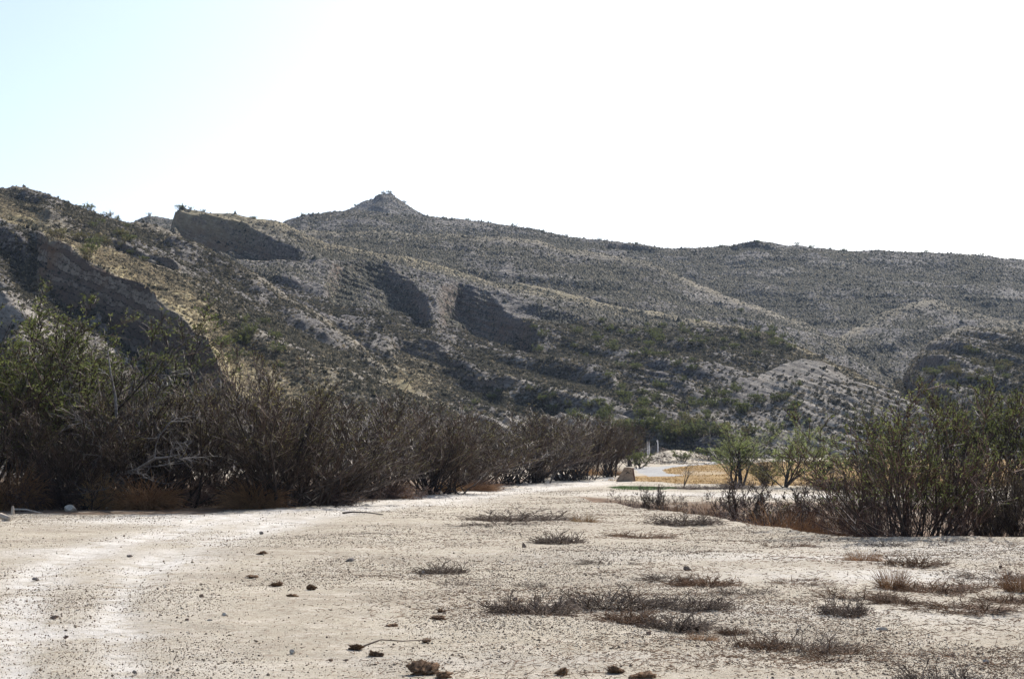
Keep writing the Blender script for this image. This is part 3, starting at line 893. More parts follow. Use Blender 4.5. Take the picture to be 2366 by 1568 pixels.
PRO = {
    'bare_a': (shrub_proto(1, 4.0, 0.72, 36, 7, 6, 3, 0.024, 4200, 0.055, 0.4, tw=0.0062, up=0.14, wig=0.08, ang=(0.2, 0.55)), 0, 0),
    'bare_b': (shrub_proto(2, 4.0, 0.9, 32, 8, 6, 3, 0.026, 3500, 0.055, 0.4, base=0.3, tw=0.0065, up=0.13, wig=0.08, ang=(0.2, 0.6)), 0, 0),
    'bare_c': (shrub_proto(3, 4.0, 0.55, 40, 7, 6, 3, 0.022, 4200, 0.055, 0.4, up=0.17, wig=0.07, tw=0.006, ang=(0.2, 0.5)), 0, 0),
    'vase': (shrub_proto(4, 4.6, 0.75, 18, 9, 7, 4, 0.05, 5500, 0.055, 0.4, base=0.2, wig=0.07, up=0.08, tw=0.0065, ang=(0.2, 0.6)), 0, 0),
    'willow': (shrub_proto(5, 6.4, 0.8, 18, 9, 8, 4, 0.06, 17000, 0.10, 0.33, lean=(0.30, -0.1), up=0.05, leafm='leaf_olive', base=0.35, tw=0.008), 0, 0),
    'dead': (shrub_proto(6, 4.6, 0.75, 7, 7, 6, 4, 0.075, 700, 0.045, 0.5, lean=(0.25, 0), wig=0.28, ang=(0.5, 1.2), bark='grey_bark', twig='grey_bark', up=0.02, base=0.12), 4.6, 5.0),
    'right': (shrub_proto(7, 3.0, 0.92, 30, 7, 6, 2, 0.022, 9000, 0.05, 0.45, leafm='leaf_olive', base=0.22, up=0.12, wig=0.10, tw=0.0055, twig='twig_rust'), 0, 0),
    'right_b': (shrub_proto(8, 3.4, 0.42, 13, 8, 6, 2, 0.028, 7000, 0.05, 0.5, leafm='leaf_olive', base=0.25, up=0.14, tw=0.006), 0, 0),
    'low_a': (shrub_proto(9, 1.0, 1.3, 100, 6, 5, 3, 0.006, 0, 0.03, 0.2, base=0.55, up=-0.04, wig=0.22, tw=0.0036, twig='twig_rust', ang=(0.3, 1.0)), 0, 0),
    'low_b': (shrub_proto(10, 1.0, 0.8, 20, 6, 5, 3, 0.010, 150, 0.03, 0.4, base=0.1, wig=0.16, tw=0.004), 0, 0),
    'tree_a': (shrub_proto(12, 3.2, 0.42, 6, 9, 7, 3, 0.05, 15000, 0.044, 0.30, leafm='leaf_tree', base=0.07, ang=(0.12, 0.5), tmin=0.22, up=0.05, wig=0.07, K0=9, tw=0.0032, ra1=0.68), 0, 0),
    'tree_b': (shrub_proto(13, 3.0, 0.5, 8, 9, 7, 3, 0.036, 15000, 0.044, 0.30, leafm='leaf_tree', base=0.03, ang=(0.12, 0.45), tmin=0.2, up=0.05, wig=0.06, K0=9, tw=0.0032, ra1=0.65), 0, 0),
    'sapling': (shrub_proto(14, 2.0, 0.16, 2, 6, 4, 2, 0.035, 60, 0.05, 0.5, base=0.03, ang=(0.4, 0.8), tmin=0.45), 2.0, 1.0),
    'creosote_a': (shrub_proto(15, 1.3, 0.85, 16, 5, 5, 0, 0.02, 900, 0.13, 0.2, leafm='leaf_olive', tw=0.008), 1.3, 1.6),
    'creosote_b': (shrub_proto(16, 1.6, 0.6, 14, 5, 5, 0, 0.02, 900, 0.13, 0.25, leafm='leaf_brown', tw=0.008), 1.6, 1.5),
    'creosote_c': (shrub_proto(17, 1.2, 1.0, 16, 5, 5, 0, 0.02, 1000, 0.12, 0.1, leafm='leaf_olive', tw=0.008), 1.2, 1.7),
    'straw': (grass_proto(20, 420, 0.95, 0.45, 'straw'), 0.75, 1.1),
    'rust': (grass_proto(21, 900, 1.0, 0.6, 'rust_straw', -0.32, 0.009), 0.75, 1.4),
    'tan_tuft': (grass_proto(22, 260, 0.3, 0.22, 'straw', -0.12, 0.004, 0.9), 0.28, 0.55),
    'rust_tuft': (grass_proto(23, 320, 0.34, 0.22, 'rust_straw', -0.10, 0.004, 0.9), 0.32, 0.55),
    'weed_a': (weed_proto(30, 190, 0.3, 0.5, 'weed_grey'), 0.3, 1.0),
    'weed_b': (weed_proto(31, 200, 0.3, 0.5, 'weed_brown'), 0.3, 1.0),
    'weed_c': (weed_proto(32, 130, 0.25, 0.55, 'weed_grey', 1.6), 0.2, 1.1),
    'weed_d': (weed_proto(33, 150, 0.25, 0.55, 'weed_brown', 1.6, flow=(0.5, -0.1)), 0.2, 1.3),
}


def dims(parts):
    v = []
    for m_ in parts.values():
        a_ = np.empty(len(m_.vertices) * 3, np.float32)
        m_.vertices.foreach_get("co", a_)
        v.append(a_.reshape(-1, 3))
    v = np.concatenate(v)
    return float(np.percentile(v[:, 2], 99.3)), float(np.percentile(v[:, 0], 98) - np.percentile(v[:, 0], 2))


PRO = {k: (p[0], *dims(p[0])) for k, p in PRO.items()}


def put_px(kind, name, label, cat, X, Y, Htop, wpx=None, rz=None, dist=None, group=None, tilt=(0, 0), squash=1.0):
    """stand a plant on the ground at the place the photo shows it; Htop, wpx are its height and width there"""
    parts, H0, W0 = PRO[kind]
    if dist is None:
        x, y = ground_at(X, Y)
    else:
        dx, dy, dz = [float(a) for a in ray(X, Y)]
        x, y = dx / dy * dist, dist
    z = float(gz(x, y))
    sH = (EYE + float(to_az(X, Y - Htop)[1]) * math.hypot(x, y) - z) / H0
    sW = (wpx * y / FPX / W0) if wpx else sH
    return put(parts, name, label, cat, x, y, z - 0.02, (sW, sW * squash, sH), rng.uniform(0, 6.28) if rz is None else rz, group, tilt)


GT = "shrubs of the thicket along the left of the track"
THICKET = [
    # kind, label, X, Yfoot, height px, width px, distance (m) or None, rz
    ('willow', "tall green tipped willow at the left end of the thicket", -10, 1168, 490, 620, 54, 0.0),
    ('willow', "second green tipped willow, reaching over toward the grey dead tree", 95, 1168, 395, 480, 57, 0.25),
    ('bare_b', "bare dark shrub filling the gap under the two green willows", 130, 1170, 270, 420, 52, None),
    ('dead', "grey dead tree with crooked pale branches leaning over the thicket", 255, 1164, 350, 420, 54, 0.1),
    ('bare_a', "bare shrub standing right behind the grey dead tree", 330, 1150, 300, 420, 60, None),
    ('bare_b', "wide bare shrub in front of the shaded cliff, right of the grey dead tree", 400, 1170, 290, 420, 53, None),
    ('bare_a', "bare shrub with ochre leaf tips below the foot of the cliff", 500, 1160, 300, 380, 57, None),
    ('vase', "tall vase shaped bare bush standing against the yellow grass slope", 640, 1164, 345, 500, 53, None),
    ('bare_b', "broad bare bush at the bend where the bank turns away", 690, 1166, 240, 480, 54, None),
    ('bare_c', "bare bush with pale green tips just right of the vase shaped bush", 790, 1155, 240, 300, 60, None),
    ('bare_a', "low leaning bare bush hanging toward the white track", 800, 1160, 170, 320, 57, None),
    ('bare_c', "upright bare bush between the vase shaped bush and the dense dark bush", 880, 1148, 200, 260, 64, None),
    ('bare_c', "dense dark upright bush with twigs rising to a peak in the middle of the thicket", 985, 1140, 205, 270, 69, None),
    ('bare_b', "spreading dark bush at the foot of the dense upright bush", 1030, 1136, 130, 330, 71, None),
    ('bare_a', "rounded bare bush right of the dense dark bush", 1110, 1122, 160, 280, 82, None),
    ('bare_c', "bare bush in the middle of the row, behind the rounded bush", 1180, 1112, 150, 250, 95, None),
    ('bare_a', "bare bush above the straw coloured verge", 1240, 1106, 148, 260, 97, None),
    ('bare_c', "bare bush behind the white limestone slab", 1310, 1100, 143, 240, 105, None),
    ('bare_b', "wide dark bush right of the white limestone slab", 1350, 1097, 130, 200, 108, None),
    ('bare_c', "last dark bush of the thicket, leaning over the stone sign", 1405, 1092, 118, 130, 114, None),
    ('bare_a', "greyish bush rising behind the end of the thicket, near the white posts", 1455, 1064, 88, 80, 150, None),
    ('creosote_a', "low olive bush at the roadside right of the thicket", 1476, 1080, 44, 56, 140, None),
    ('low_b', "small bare shrub with dark stems at the foot of the dead tree", 195, 1178, 92, 130, None, None),
    ('low_b', "small wiry shrub at the foot of the vase shaped bush", 560, 1172, 80, 150, None, None),
    ('low_a', "low brushy shrub at the far left foot of the bank", 60, 1178, 90, 220, None, None),
    ('low_a', "low brown brush in front of the broad bare bush", 730, 1166, 70, 260, None, None),
    ('low_a', "low brown brush spilling onto the white track", 890, 1152, 52, 200, None, None),
    ('low_a', "low brush along the bank right of the dense dark bush", 1090, 1132, 40, 170, None, None),
    ('low_b', "little wiry shrub left of the white limestone slab", 1235, 1112, 34, 80, None, None),
    ('bare_b', "deep shaded bare bush at the back of the left thicket", 250, 1130, 230, 520, 66, None),
    ('bare_c', "deep shaded bare bush at the back under the grey dead tree", 330, 1140, 210, 420, 63, None),
    ('low_a', "dark brush heap under the wide bare bush right of the dead tree", 430, 1168, 95, 300, 54.5, None),
    ('low_a', "dark brush heap under the bush with ochre leaf tips", 520, 1164, 90, 260, 57.5, None),
    ('low_a', "dark brush heap at the foot of the two green willows", 130, 1166, 100, 320, 56, None),
    ('low_a', "dark brush heap behind the small wiry shrub", 620, 1160, 80, 280, 58, None),
    ('bare_b', "deep shaded bare bush at the back behind the broad bush", 760, 1120, 190, 480, 76, None),
    ('bare_b', "deep shaded bare bush at the back behind the dense dark bush", 1060, 1105, 140, 420, 92, None),
]
for k, lab, X, Y, h, w, dist, rz in THICKET:
    nm, cat = ("dead_tree", "dead tree") if k == 'dead' else ("willow_tree", "tree") if k == 'willow' else ("low_shrub", "shrub") if k.startswith('low') else ("roadside_bush", "bush") if k.startswith('creo') else ("bare_shrub", "shrub")
    put_px(k, nm, lab, cat, X, Y, h, w, rz, dist, GT)

GG = "dry grass clumps along the foot of the thicket"
for k, lab, X, Y, h, w in [
    ('rust', "rust brown grass clump at the far left edge of the bank", 25, 1178, 105, 150),
    ('rust', "rust brown grass clump under the bare shrub right of the dead tree", 330, 1176, 75, 170),
    ('straw', "straw coloured grass clump beside the small dark stemmed shrub", 225, 1176, 95, 80),
    ('rust', "rust brown grass clump below the vase shaped bush", 585, 1174, 68, 150),
    ('straw', "straw coloured grass tuft at the bend of the bank", 775, 1162, 52, 90),
    ('rust', "brown grass clump by the turn of the white track", 900, 1151, 45, 110),
    ('straw', "bright straw clump glowing under the dense dark bush", 1030, 1138, 46, 70),
    ('rust', "brown grass mat at the edge of the white track", 1095, 1134, 26, 120),
    ('straw', "tall straw plume at the verge left of the white slab", 1252, 1104, 52, 46),
    ('straw', "straw clump just right of the white slab", 1345, 1099, 36, 70),
    ('straw', "straw clump left of the stone sign", 1390, 1097, 34, 64),
    ('straw', "short straw clump touching the stone sign", 1424, 1098, 26, 40),
]:
    put_px(k, "dry_grass_clump", lab, "dry grass", X, Y, h, w, None, None, GG)

GR = "shrubs in the ditch and along the right edge"
for k, lab, X, Y, h, w, dist, rz in [
    ('right', "big many stemmed shrub with green tips at the right", 2120, 1238, 340, 450, 35.5, 0.4),
    ('right_b', "tall green tipped shrub behind the big right shrub", 2238, 1150, 275, 230, 45, None),
    ('right_b', "tall dark shrub cut by the right edge of the picture", 2345, 1150, 275, 230, 44, None),
    ('right_b', "green tipped shrub seen left of the tall shrub pair, behind the big one", 2055, 1140, 200, 210, 50, None),
    ('bare_b', "dense purple brown thicket shrub at the right edge", 2345, 1235, 180, 300, 36, None),
    ('bare_b', "dense twiggy shrub low between the big shrub and the right edge", 2260, 1236, 170, 260, 37, None),
    ('bare_a', "slim leaning shrub at the left flank of the big right shrub", 1985, 1215, 165, 190, 41, None),
    ('low_a', "low brown brush in front of the big right shrub", 2040, 1240, 75, 240, 36, None),
    ('low_a', "low brush under the leaning shrub, next to the brown grass mound", 1920, 1232, 85, 220, 38, None),
    ('low_a', "dark low mat of brush at the left tip of the ditch", 1450, 1168, 26, 170, 58, None),
    ('low_b', "small forked shrub standing in the dark mat of brush", 1520, 1166, 46, 62, 56, None),
    ('low_a', "brown mat of brush below the small forked shrub", 1580, 1180, 34, 190, 51, None),
    ('low_b', "leafless shrub with bent stems below the left green tree", 1700, 1184, 78, 120, 48, None),
    ('low_a', "mat of dark brush under the leafless bent shrub", 1710, 1196, 44, 240, 46, None),
    ('low_b', "leaning bare shrub with long arms right of the brown grass mound", 1835, 1200, 72, 150, 45, None),
    ('low_a', "low dark brush along the ditch below the long armed shrub", 1840, 1212, 56, 240, 42, None),
    ('low_a', "dark bush heap at the far side of the pale strip", 1915, 1130, 44, 130, 80, None),
    ('low_a', "brown brush at the foot of the left green tree", 1700, 1132, 26, 130, 80, None),
    ('low_a', "flat brown brush between the sapling and the left green tree", 1610, 1131, 14, 150, 82, None),
    ('creosote_b', "rust brown bush at the foot of the two green trees", 1770, 1122, 44, 70, 87, None),
    ('bare_a', "dark bare bush standing between the two green trees", 1768, 1112, 60, 76, 97, None),
    ('creosote_a', "grey green bush in the golden field right of the trees", 1905, 1092, 36, 90, 122, None),
    ('creosote_b', "brownish bush at the far edge of the golden field", 1960, 1082, 34, 100, 140, None),
    ('creosote_c', "round grey green bush on top of the gravel mound", 1577, 1066, 26, 52, 165, None),
    ('creosote_a', "dark bush right of the gravel mound", 1655, 1068, 40, 80, 168, None),
]:
    nm, cat = ("big_shrub", "shrub") if k.startswith('right') else ("low_shrub", "shrub") if k.startswith('low') else ("field_bush", "bush") if k.startswith('creo') else ("bare_shrub", "shrub")
    put_px(k, nm, lab, cat, X, Y, h, w, rz, dist, GR)
put_px('tree_a', "desert_tree", "left one of the two small green crowned trees, with a forked dark trunk", "tree", 1706, 1127, 148, 172, 0.3, 84, "two small green trees beyond the ditch")
put_px('tree_b', "desert_tree", "right one of the two small green crowned trees, vase shaped", "tree", 1814, 1124, 150, 185, 1.2, 84, "two small green trees beyond the ditch")
put_px('sapling', "bare_sapling", "thin leafless sapling standing at the edge of the golden field", "sapling", 1577, 1128, 60, 34, 0, 84)
put_px('rust', "dry_grass_mound", "big drooping mound of rust brown grass in the ditch", "dry grass", 1790, 1224, 56, 150, None, 38.6)
put_px('rust', "dry_grass_mound", "smaller brown grass mound right against the big drooping one", "dry grass", 1838, 1228, 42, 110, None, 37.2)
put_px('rust', "dry_grass_mound", "rust grass mound near the small forked shrub", "dry grass", 1556, 1184, 26, 80, None, 49.5)
put_px('rust', "dry_grass_mound", "low rust grass mound under the left flank of the big right shrub", "dry grass", 1915, 1230, 40, 110, None, 37)
put_px('rust', "dry_grass_mound", "dark rust grass mound left of the leafless bent shrub", "dry grass", 1635, 1182, 28, 70, None, 50)

# weeds scattered on the bare ground
GW = "dead weeds on the bare sandy ground"
for k, lab, X, Y, h, w in [
    ('weed_a', "grey dead weed sprawled near the left tip of the ditch", 1200, 1202, 26, 180),
    ('tan_tuft', "tan grass tuft near the left tip of the ditch", 1350, 1206, 24, 66),
    ('weed_a', "grey dead weed below the edge of the ditch", 1580, 1210, 26, 130),
    ('weed_a', "grey tan weed tuft standing alone on the middle of the sand", 1290, 1254, 30, 90),
    ('weed_a', "small grey weed with a white stone beside it", 1020, 1324, 30, 90),
    ('weed_c', "flat thin weed just below the weed with the white stone", 1050, 1350, 14, 70),
    ('weed_a', "grey weed with upright stalks, left of the widest grey weed", 1230, 1416, 52, 150),
    ('weed_a', "widest grey weed in the middle of the sand", 1420, 1404, 48, 190),
    ('weed_b', "brown weed trailing right below the widest grey weed", 1450, 1434, 34, 110),
    ('weed_a', "grey tangled weed at the lower right of the widest grey weed", 1560, 1454, 46, 130),
    ('weed_a', "grey brown weed right of the widest grey weed", 1600, 1402, 36, 140),
    ('weed_b', "brown weed above the grey brown weed, in the middle right", 1630, 1352, 30, 110),
    ('weed_c', "flat brown weed in the pebbly middle of the sand", 1545, 1338, 16, 100),
    ('rust_tuft', "rust brown tuft on the white sand below the big right shrub", 1996, 1298, 34, 88),
    ('weed_b', "brown weed right next to the rust brown tuft", 2110, 1306, 28, 110),
    ('weed_c', "thin grey weed on the sand close under the ditch edge", 2048, 1262, 14, 70),
    ('rust_tuft', "tall feathery brown tuft on the white sand", 2062, 1358, 62, 80),
    ('weed_b', "brown weed trailing right of the feathery brown tuft", 2150, 1366, 28, 150),
    ('rust_tuft', "tall rust red grass tuft cut by the right edge", 2352, 1366, 66, 80),
    ('weed_d', "long flat brown weed left of the feathery brown tuft", 1976, 1376, 20, 150),
    ('weed_b', "low brown weed below the long flat brown weed", 2070, 1390, 20, 90),
    ('weed_a', "grey weed with two tall bare stalks", 1950, 1424, 56, 80),
    ('weed_d', "long brown weed mat at the lower right", 2220, 1408, 28, 200),
    ('weed_b', "brown weed at the right end of the long brown mat", 2330, 1392, 26, 120),
    ('rust_tuft', "small brown tuft left of the dark sprawling weed", 1622, 1482, 28, 80),
    ('weed_b', "brown weed next to the dark sprawling weed", 1760, 1504, 44, 110),
    ('weed_a', "dark sprawling weed with long stems trailing right", 1860, 1508, 50, 150),
    ('weed_d', "bundle of dark stems trailing from the sprawling weed", 1950, 1518, 30, 150),
    ('weed_a', "grey weed at the bottom edge of the picture with a tall stalk", 2170, 1586, 60, 150),
    ('weed_c', "thin grey weed at the far left of the pebbly patch", 1230, 1354, 12, 60),
    ('weed_d', "thin flat weed streak under the ditch edge", 1800, 1262, 14, 140),
    ('weed_d', "thin flat weed streak above the feathery brown tuft", 1850, 1345, 14, 120),
    ('weed_c', "sparse weed streak near the right edge", 2290, 1332, 16, 160),
    ('weed_d', "flat brown weed streak left of the rust red tuft", 2260, 1356, 22, 130),
    ('weed_c', "thin weed streak above the weed with two tall stalks", 1720, 1372, 18, 110),
    ('weed_b', "small brown weed above the small brown tuft", 1700, 1462, 20, 60),
    ('weed_c', "thin grey weed left of the small brown tuft", 1490, 1490, 14, 70),
    ('weed_c', "faint weed streak on the sand left of the ditch tip", 1150, 1214, 12, 120),
    ('weed_d', "faint weed streak below the ditch tip", 1480, 1238, 12, 130),
    ('weed_c', "thin weed streak in the upper middle of the sand", 1420, 1300, 12, 120),
]:
    put_px(k, "grass_tuft" if 'tuft' in k else "dead_weed", lab, "grass tuft" if 'tuft' in k else "dead weed", X, Y, h, w * (1.0 if 'tuft' in k else 1.35), None, None, GW)


# ------------------------------------------------------------------ stones, clods, driftwood
def rock_mesh(name, seed, mat, rough=0.25, cuts=13, sub=3, smooth=False):
    import bmesh
    r = random.Random(seed)
    bm = bmesh.new()
    bmesh.ops.create_icosphere(bm, subdivisions=sub, radius=1.0)
    for c in range(cuts):
        n = Vector((r.gauss(0, 1), r.gauss(0, 1), r.gauss(0, 1))).normalized()
        d = r.uniform(0.42, 0.78)
        for v in bm.verts:
            e = v.co.dot(n) - d
            if e > 0:
                v.co -= n * e
    for v in bm.verts:
        p = v.co * 3.1
        v.co *= 1 + rough * 0.35 * float(vnoise(np.array(p.x + seed), np.array(p.y + p.z * 1.7), seed))
    me = bpy.data.meshes.new(name)
    bm.to_mesh(me)
    bm.free()
    if smooth:
        for p in me.polygons:
            p.use_smooth = True
    me.materials.append(mat)
    return me


ROCKS = {c: [rock_mesh("stone", s + 10 * i, M['stone_' + c]) for s in range(3)] for i, c in enumerate(('pale', 'brown', 'grey'))}
n_rock = 0
GS = "loose stones on the sand and the track"
for c, lab, X, Y, w, asp in [
    ('grey', "flat pale grey stone on the white track at the far left", 84, 1340, 20, 0.45),
    ('brown', "long brown stone lying across the left wheel rut", 125, 1432, 28, 0.3),
    ('grey', "grey stone between the two white ruts", 300, 1287, 14, 0.6),
    ('brown', "brown stone at the right shoulder of the track", 466, 1380, 15, 0.6),
    ('grey', "grey pyramid stone on the pebbly sand", 808, 1301, 22, 0.65),
    ('brown', "square dark brown stone in the middle of the sand", 1211, 1266, 16, 0.8),
    ('pale', "white stone beside the small grey weed", 978, 1326, 17, 0.6),
    ('brown', "brown stone left of the weed with upright stalks", 1190, 1388, 17, 0.55),
    ('pale', "white stone on the sand at the lower left", 676, 1512, 18, 0.6),
    ('brown', "small brown stone at the track shoulder, lower left", 433, 1441, 14, 0.6),
    ('pale', "flat pale stone right of the small shoulder stone", 486, 1440, 16, 0.4),
    ('pale', "flat buff stone below the brown grass clods", 520, 1428, 18, 0.45),
    ('brown', "reddish flat stone right of the lone clod", 765, 1530, 16, 0.35),
    ('brown', "reddish flat stone just beside its twin, further left", 800, 1531, 15, 0.35),
    ('grey', "dark small stone on the sand below the white track", 604, 1233, 10, 0.9),
    ('brown', "left one of two dark brown stones under the ditch edge", 1738, 1208, 14, 0.55),
    ('brown', "right one of two dark brown stones under the ditch edge", 1752, 1213, 15, 0.6),
    ('brown', "flat tan stone in the pebbly patch", 1587, 1318, 28, 0.35),
    ('grey', "grey stone at the lower right of the dark sprawling weed", 2280, 1536, 20, 0.5),
    ('brown', "dark stone right of the trailing stems", 2200, 1516, 18, 0.5),
    ('brown', "small dark stone close under the big right shrub", 2186, 1256, 11, 0.7),
    ('brown', "dark stone on the white sand near the right edge", 2313, 1312, 12, 0.7),
    ('grey', "grey stone at the bottom of the left rut", 590, 1584, 24, 0.4),
    ('grey', "flat grey stone at the bottom left of the track", 110, 1586, 40, 0.35),
    ('grey', "round grey stone in the bottom right corner of the track gravel", 312, 1560, 16, 0.7),
    ('brown', "brown stone on the track below the flat pale stones", 152, 1478, 16, 0.5),
    ('grey', "dark grey stone right of the left rut", 158, 1408, 14, 0.5),
    ('grey', "dark grey stone pair mate on the left rut", 180, 1411, 12, 0.5),
    ('pale', "pale stone by the small heap of weeds, lower right", 2040, 1462, 34, 0.25),
    ('brown', "brown stone at the left of the brown weed mat", 1612, 1500, 20, 0.4),
    ('brown', "brown stone in the bare sand below the widest weed", 1500, 1466, 18, 0.5),
    ('pale', "long white limestone slab at the foot of the thicket", 1300, 1107, 56, 0.24),
    ('pale', "pale rounded boulder at the foot of the small dark stemmed shrub", 163, 1182, 36, 0.45),
    ('pale', "white rock chip at the bank right of the brown grass clump", 1017, 1140, 18, 0.5),
    ('pale', "small white rock left of the limestone slab", 1245, 1110, 14, 0.6),
]:
    x, y = ground_at(X, Y)
    s = w * y / FPX / 2
    me = ROCKS[c][n_rock % 3]
    n_rock += 1
    big = s > 0.25
    o = link("boulder" if big else "stone", me)
    o.location = (x, y, float(gz(x, y)) + s * asp * 0.45)
    o.scale = (s, s * 0.8, s * asp * 1.5)
    o.rotation_euler = (0, 0, rng.uniform(-0.5, 0.5))
    tag(o, lab, "boulder" if big else "stone", GS)


def clod_mesh(seed):
    """a lump of matted dry grass and earth: a knobbly body with short fibres"""
    r = np.random.default_rng(seed)
    me0 = rock_mesh("clod_core", 70 + seed, M['clod'], 1.3, 3, 4)
    n = len(me0.vertices)
    V = np.empty(n * 3, np.float32)
    me0.vertices.foreach_get("co", V)
    V = V.reshape(-1, 3).astype(float)
    V *= (1 + 0.22 * vnoise(V[:, 0] * 4 + seed, V[:, 1] * 4 + V[:, 2] * 3, seed) + 0.12 * vnoise(V[:, 0] * 11, V[:, 1] * 11 + V[:, 2] * 9, seed + 4))[:, None]
    F = np.array([list(p.vertices) for p in me0.polygons])
    k = r.integers(0, n, 420)
    st = V[k] * 0.95
    d = nrm(V[k] + r.normal(0, 0.8, (420, 3)))
    P = grow(r, st, d, r.uniform(0.15, 0.45, 420), 3, -0.1, 0.2)
    tv, tq = tubes(P, lin_r(420, 3, 0.022, 0.010), 3)
    F4 = np.concatenate([tq[:, [0, 1, 2]], tq[:, [0, 2, 3]]])
    return mk_mesh("clod", *join([(V, F), (tv, F4)]), M['clod'], False)


CL = [clod_mesh(s) for s in range(3)]
for i, (lab, X, Y, w, asp) in enumerate([
    ("largest brown grass clod at the bottom edge", 980, 1556, 66, 0.6),
    ("brown clod touching the right side of the largest one", 1022, 1572, 44, 0.55),
    ("brown clod above the largest one, on the bare sand", 870, 1518, 32, 0.6),
    ("brown clod with a long bare twig sticking out to the right", 822, 1504, 34, 0.5),
    ("small brown clod at the end of the bare twig", 985, 1482, 20, 0.5),
    ("brown clod left of the pair in the middle of the sand", 905, 1448, 24, 0.5),
    ("round brown clod below the widest weed's left end", 1017, 1418, 15, 0.9),
    ("flat brown clod in the loose cluster of litter", 1010, 1432, 34, 0.4),
    ("brown clod at the bottom edge in the middle", 1300, 1560, 34, 0.6),
    ("left one of the two clods at the bottom edge, right of the middle", 1420, 1556, 46, 0.55),
    ("right one of the two clods at the bottom edge, right of the middle", 1484, 1568, 46, 0.45),
    ("tan clod standing alone right of the track", 607, 1282, 28, 0.4),
    ("left brown clod of the three by the track shoulder", 640, 1354, 32, 0.45),
    ("round right clod of the three by the track shoulder", 721, 1360, 20, 0.8),
    ("lowest clod of the three by the track shoulder", 675, 1380, 30, 0.4),
    ("thin flat clod left of the three by the track shoulder", 583, 1334, 24, 0.3),
]):
    x, y = ground_at(X, Y)
    s = w * y / FPX / 2
    o = link("grass_clod", CL[i % 3])
    o.location = (x, y, float(gz(x, y)) + s * asp * 0.35)
    o.scale = (s, s * 0.85, s * asp)
    o.rotation_euler = (0, 0, rng.uniform(0, 6.28))
    tag(o, lab, "clod", "brown clods of matted grass on the sand")


def stick(name, lab, cat, pts, r0, r1, mat, sides=6, group=None):
    q = np.array(pts, float)
    q = np.concatenate([[q[0] - (q[1] - q[0]) * 1e-3], q, [q[-1] + (q[-1] - q[-2]) * 1e-3]])
    rad = np.concatenate([[0.0], np.linspace(r0, r1, len(pts)), [0.0]])[None]
    P = q[None]
    c = P[0].mean(0) * np.array([1, 1, 0])
    o = link(name, mk_mesh(name, *tubes(P - c, rad, sides), mat, False))
    o.location = c
    return tag(o, lab, cat, group)


def on_ground(X, Y, up=0.0):
    x, y = ground_at(X, Y)
    return (x, y, float(gz(x, y)) + up)


stick("bare_twig", "long bare twig lying on the sand beside a brown clod", "twig", [on_ground(835, 1506, 0.02), on_ground(880, 1498, 0.05), on_ground(930, 1491, 0.035), on_ground(1003, 1484, 0.015)], 0.008, 0.004, M['weed_grey'])
stick("fallen_branch", "dark fallen branch lying below the white track by the bank", "branch", [on_ground(792, 1188, 0.04), on_ground(815, 1187, 0.06), on_ground(850, 1188, 0.05), on_ground(885, 1190, 0.02)], 0.03, 0.012, M['bark'])
stick("driftwood_log", "pale bleached log lying at the left edge by the bank", "driftwood", [on_ground(-60, 1196, 0.05), on_ground(0, 1199, 0.10), on_ground(20, 1204, 0.06)], 0.10, 0.06, M['drift'])
stick("driftwood_stump", "short upright piece of bleached wood near the left edge", "driftwood", [on_ground(29, 1190, -0.05), on_ground(29, 1190, 0.15), on_ground(29, 1190, 0.27)], 0.06, 0.03, M['drift'])
stick("driftwood_branch", "thin bleached branch lying right of the upright piece of wood", "driftwood", [on_ground(32, 1184, 0.1), on_ground(60, 1186, 0.12), on_ground(98, 1189, 0.05)], 0.035, 0.015, M['drift'])
stick("driftwood_branch", "grey bleached branch leaning on the bank by the dead tree", "driftwood", [on_ground(245, 1178, 0.05), on_ground(275, 1172, 0.25), on_ground(300, 1166, 0.6)], 0.03, 0.012, M['drift'])

# ------------------------------------------------------------------ stone sign, posts
sgx, sgy = ground_at(1446, 1112)
sgz = float(gz(sgx, sgy))
pu = sgy / FPX
sg = bpy.data.objects.new("stone_sign", None)
COL.objects.link(sg)
sg.location = (sgx, sgy, sgz)
tag(sg, "brown stone monument sign with a dark mountain emblem beside the track", "sign")
import bmesh


def prism(name, pts, y0, y1, mat, parent, bevel=0.0, side=None, jit=0.0):
    bm = bmesh.new()
    f = [bm.verts.new((x, y0, z)) for x, z in pts]
    b = [bm.verts.new((x, y1, z)) for x, z in pts]
    bm.faces.new(f)
    bm.faces.new(b[::-1])
    n = len(pts)
    for i in range(n):
        bm.faces.new((f[i], b[i], b[(i + 1) % n], f[(i + 1) % n]))
    bmesh.ops.recalc_face_normals(bm, faces=bm.faces)
    if bevel:
        bmesh.ops.bevel(bm, geom=bm.edges[:], offset=bevel, segments=2, affect='EDGES')
    me = bpy.data.meshes.new(name)
    bm.to_mesh(me)
    bm.free()
    me.materials.append(mat)
    return link(name, me, parent)


def sp(px, py):
    return ((px - 1446) * pu, (1112 - py) * pu)


